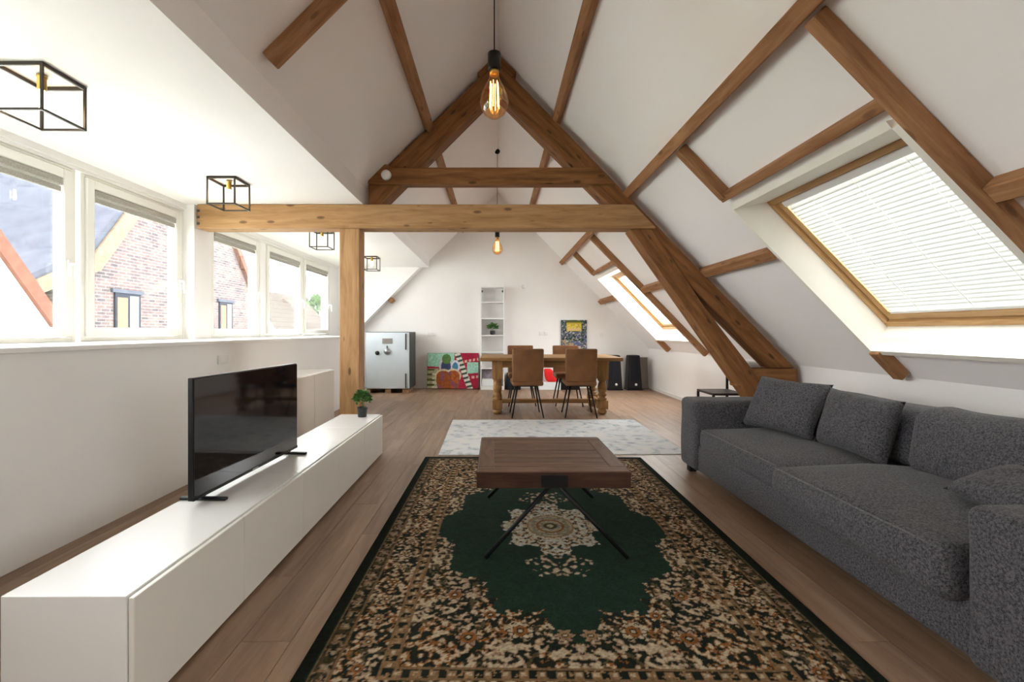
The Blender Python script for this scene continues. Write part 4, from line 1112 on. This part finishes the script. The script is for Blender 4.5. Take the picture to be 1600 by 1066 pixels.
socket_plate('light_switch', 2.20, YB, 1.10, 0.082, 0.082, 'y', 'white light switch between the wall picture and the roof window')
k = lathe('wall_sensor', [(0, 0), (0.045, 0), (0.045, 0.015), (0.03, 0.025), (0, 0.025)], (0.58, YB, 2.11), M['plastic'], None, 20); k.rotation_euler = (math.pi / 2, 0, 0)
tag(k, 'small round white sensor high on the far wall beside the bookcase', 'sensor')

# side tables behind the sofa
def frame_table(name, label, x0, x1, y0, y1, z, top_mat, r=0.011):
    t = thing(name, label, 'table', ((x0 + x1) / 2, (y0 + y1) / 2, 0))
    box('top', x0, x1, y0, y1, z - 0.025, z, top_mat, t, 0.003)
    for xx in (x0 + r, x1 - r):
        for yy in (y0 + r, y1 - r):
            box('leg', xx - r, xx + r, yy - r, yy + r, 0.0, z - 0.0255, M['black_metal'], t)
    for yy in (y0 + r, y1 - r): box('rail', x0 + 2 * r, x1 - 2 * r, yy - r * .7, yy + r * .7, 0.06, 0.08, M['black_metal'], t)
frame_table('side_table', 'low dark side table with a thin metal frame behind the sofa arm', 2.36, 2.72, 4.95, 5.35, 0.505, M['bronze_metal'])
frame_table('console_table', 'taller table with thin black metal legs under the roof truss foot', 2.745, 3.14, 5.02, 5.44, 0.735, M['bronze_metal'])
o = roundbox('cushion', 2.79, 3.06, 5.08, 5.38, 0.736, 0.835, 0.045, M['paper'], None, 6); tag(o, 'folded white cushion lying on the black-legged table under the truss', 'cushion')

# ------------------------------------------------------------------ outside
GZ = -3.2
struct(box('ground', -60, -3.6, -20, 80, GZ - 0.2, GZ, M['grass']))
ha = thing('brick_house', 'brick gabled house with grey-blue roof across the garden', 'house', (-12.5, 14.8, GZ))
GX = -10.0
prism('gable_wall', [(10.9, GZ), (18.4, GZ), (18.4, 2.95), (14.8, 7.75), (11.2, 2.95), (10.9, 2.45)], GX, GX - 0.3, M['brick'], ha, 'x')
prism('roof_slope', [(14.8, 7.95), (11.1, 3.0), (9.5, 2.15), (9.5, 2.3), (11.05, 3.2), (14.8, 8.2)], GX + 0.10, GX - 9, M['slate'], ha, 'x')
prism('roof_slope', [(14.8, 7.95), (18.6, 2.85), (18.75, 2.98), (14.8, 8.2)], GX + 0.10, GX - 9, M['slate'], ha, 'x')
prism('verge', [(14.8, 7.96), (11.15, 3.05), (9.55, 2.18), (9.75, 1.95), (11.35, 2.70), (14.8, 7.35)], GX + 0.16, GX + 0.002, M['tile_buff'], ha, 'x')
prism('verge', [(14.8, 7.96), (18.65, 2.85), (18.45, 2.78), (14.8, 7.70)], GX + 0.16, GX + 0.002, M['tile_red'], ha, 'x')
prism('side_wall', [(10.9, GZ), (11.2, GZ), (11.2, 2.9), (10.9, 2.4)], GX - 0.3, GX - 9, M['brick'], ha, 'x')
def house_window(parent, y0, y1, z0, z1, x):
    f = box('window', x + 0.002, x + 0.05, y0, y1, z0, z1, M['dark_frame'], parent)
    box('lintel', x + 0.002, x + 0.07, y0 - 0.1, y1 + 0.1, z1 + 0.001, z1 + 0.10, M['slate'], parent)
    yc = (y0 + y1) / 2
    box('curtain', x + 0.051, x + 0.058, y0 + 0.06, yc - 0.03, z0 + 0.06, z1 - 0.12, M['curtain'], f)
    box('pane', x + 0.051, x + 0.060, yc + 0.04, y1 - 0.08, z0 + 0.06, z1 - 0.06, M['net'], f)
house_window(ha, 11.9, 12.75, 1.2, 2.2, GX); house_window(ha, 16.4, 17.2, 1.1, 2.25, GX)
hb = thing('white_outhouse', 'white rendered gable with red tiled verge outside the window', 'house', (-8.5, 4.5, GZ))
prism('gable_wall', [(0.5, GZ), (8.2, GZ), (8.2, -0.2), (4.35, 5.05), (0.5, -0.2)], -7.0, -7.3, M['render'], hb, 'x')
prism('verge', [(4.35, 5.05), (8.35, -0.40), (8.50, -0.26), (4.35, 5.32)], -6.93, -7.5, M['tile_red'], hb, 'x')
prism('verge', [(4.35, 5.05), (0.35, -0.40), (0.2, -0.26), (4.35, 5.32)], -6.93, -7.5, M['tile_red'], hb, 'x')
hc = thing('tiled_house', 'low distant house with brown tiled roof', 'house', (-17, 35, GZ))
box('wall', -22, -14.6, 30.5, 40, GZ, 1.3, M['render'], hc)
for k in range(9):
    z0 = 1.2 + 0.33 * k; x0 = -14.3 - 0.33 * k
    prism('tile_course', [(x0, z0), (x0 - 0.45, z0 + 0.42), (x0 - 0.45, z0 + 0.36), (x0, z0 - 0.09)], 30.0 + 0.25 * k, 40.5, M['tile_brown'], hc, 'y')
tr = thing('tree', 'green leafy tree standing beyond the last dormer window', 'tree', (-17.5, 44.5, GZ))
tube('trunk', [(-17.5, 44.5, GZ), (-17.4, 44.5, 0.2), (-17.5, 44.6, 2.2)], 0.3, M['bark'], tr, 8, 0.15)
foliage('crown', (-17.5, 44.5, 2.6), 1.6, 2.0, 700, 0.5, M['leaf_out'], tr, 21)
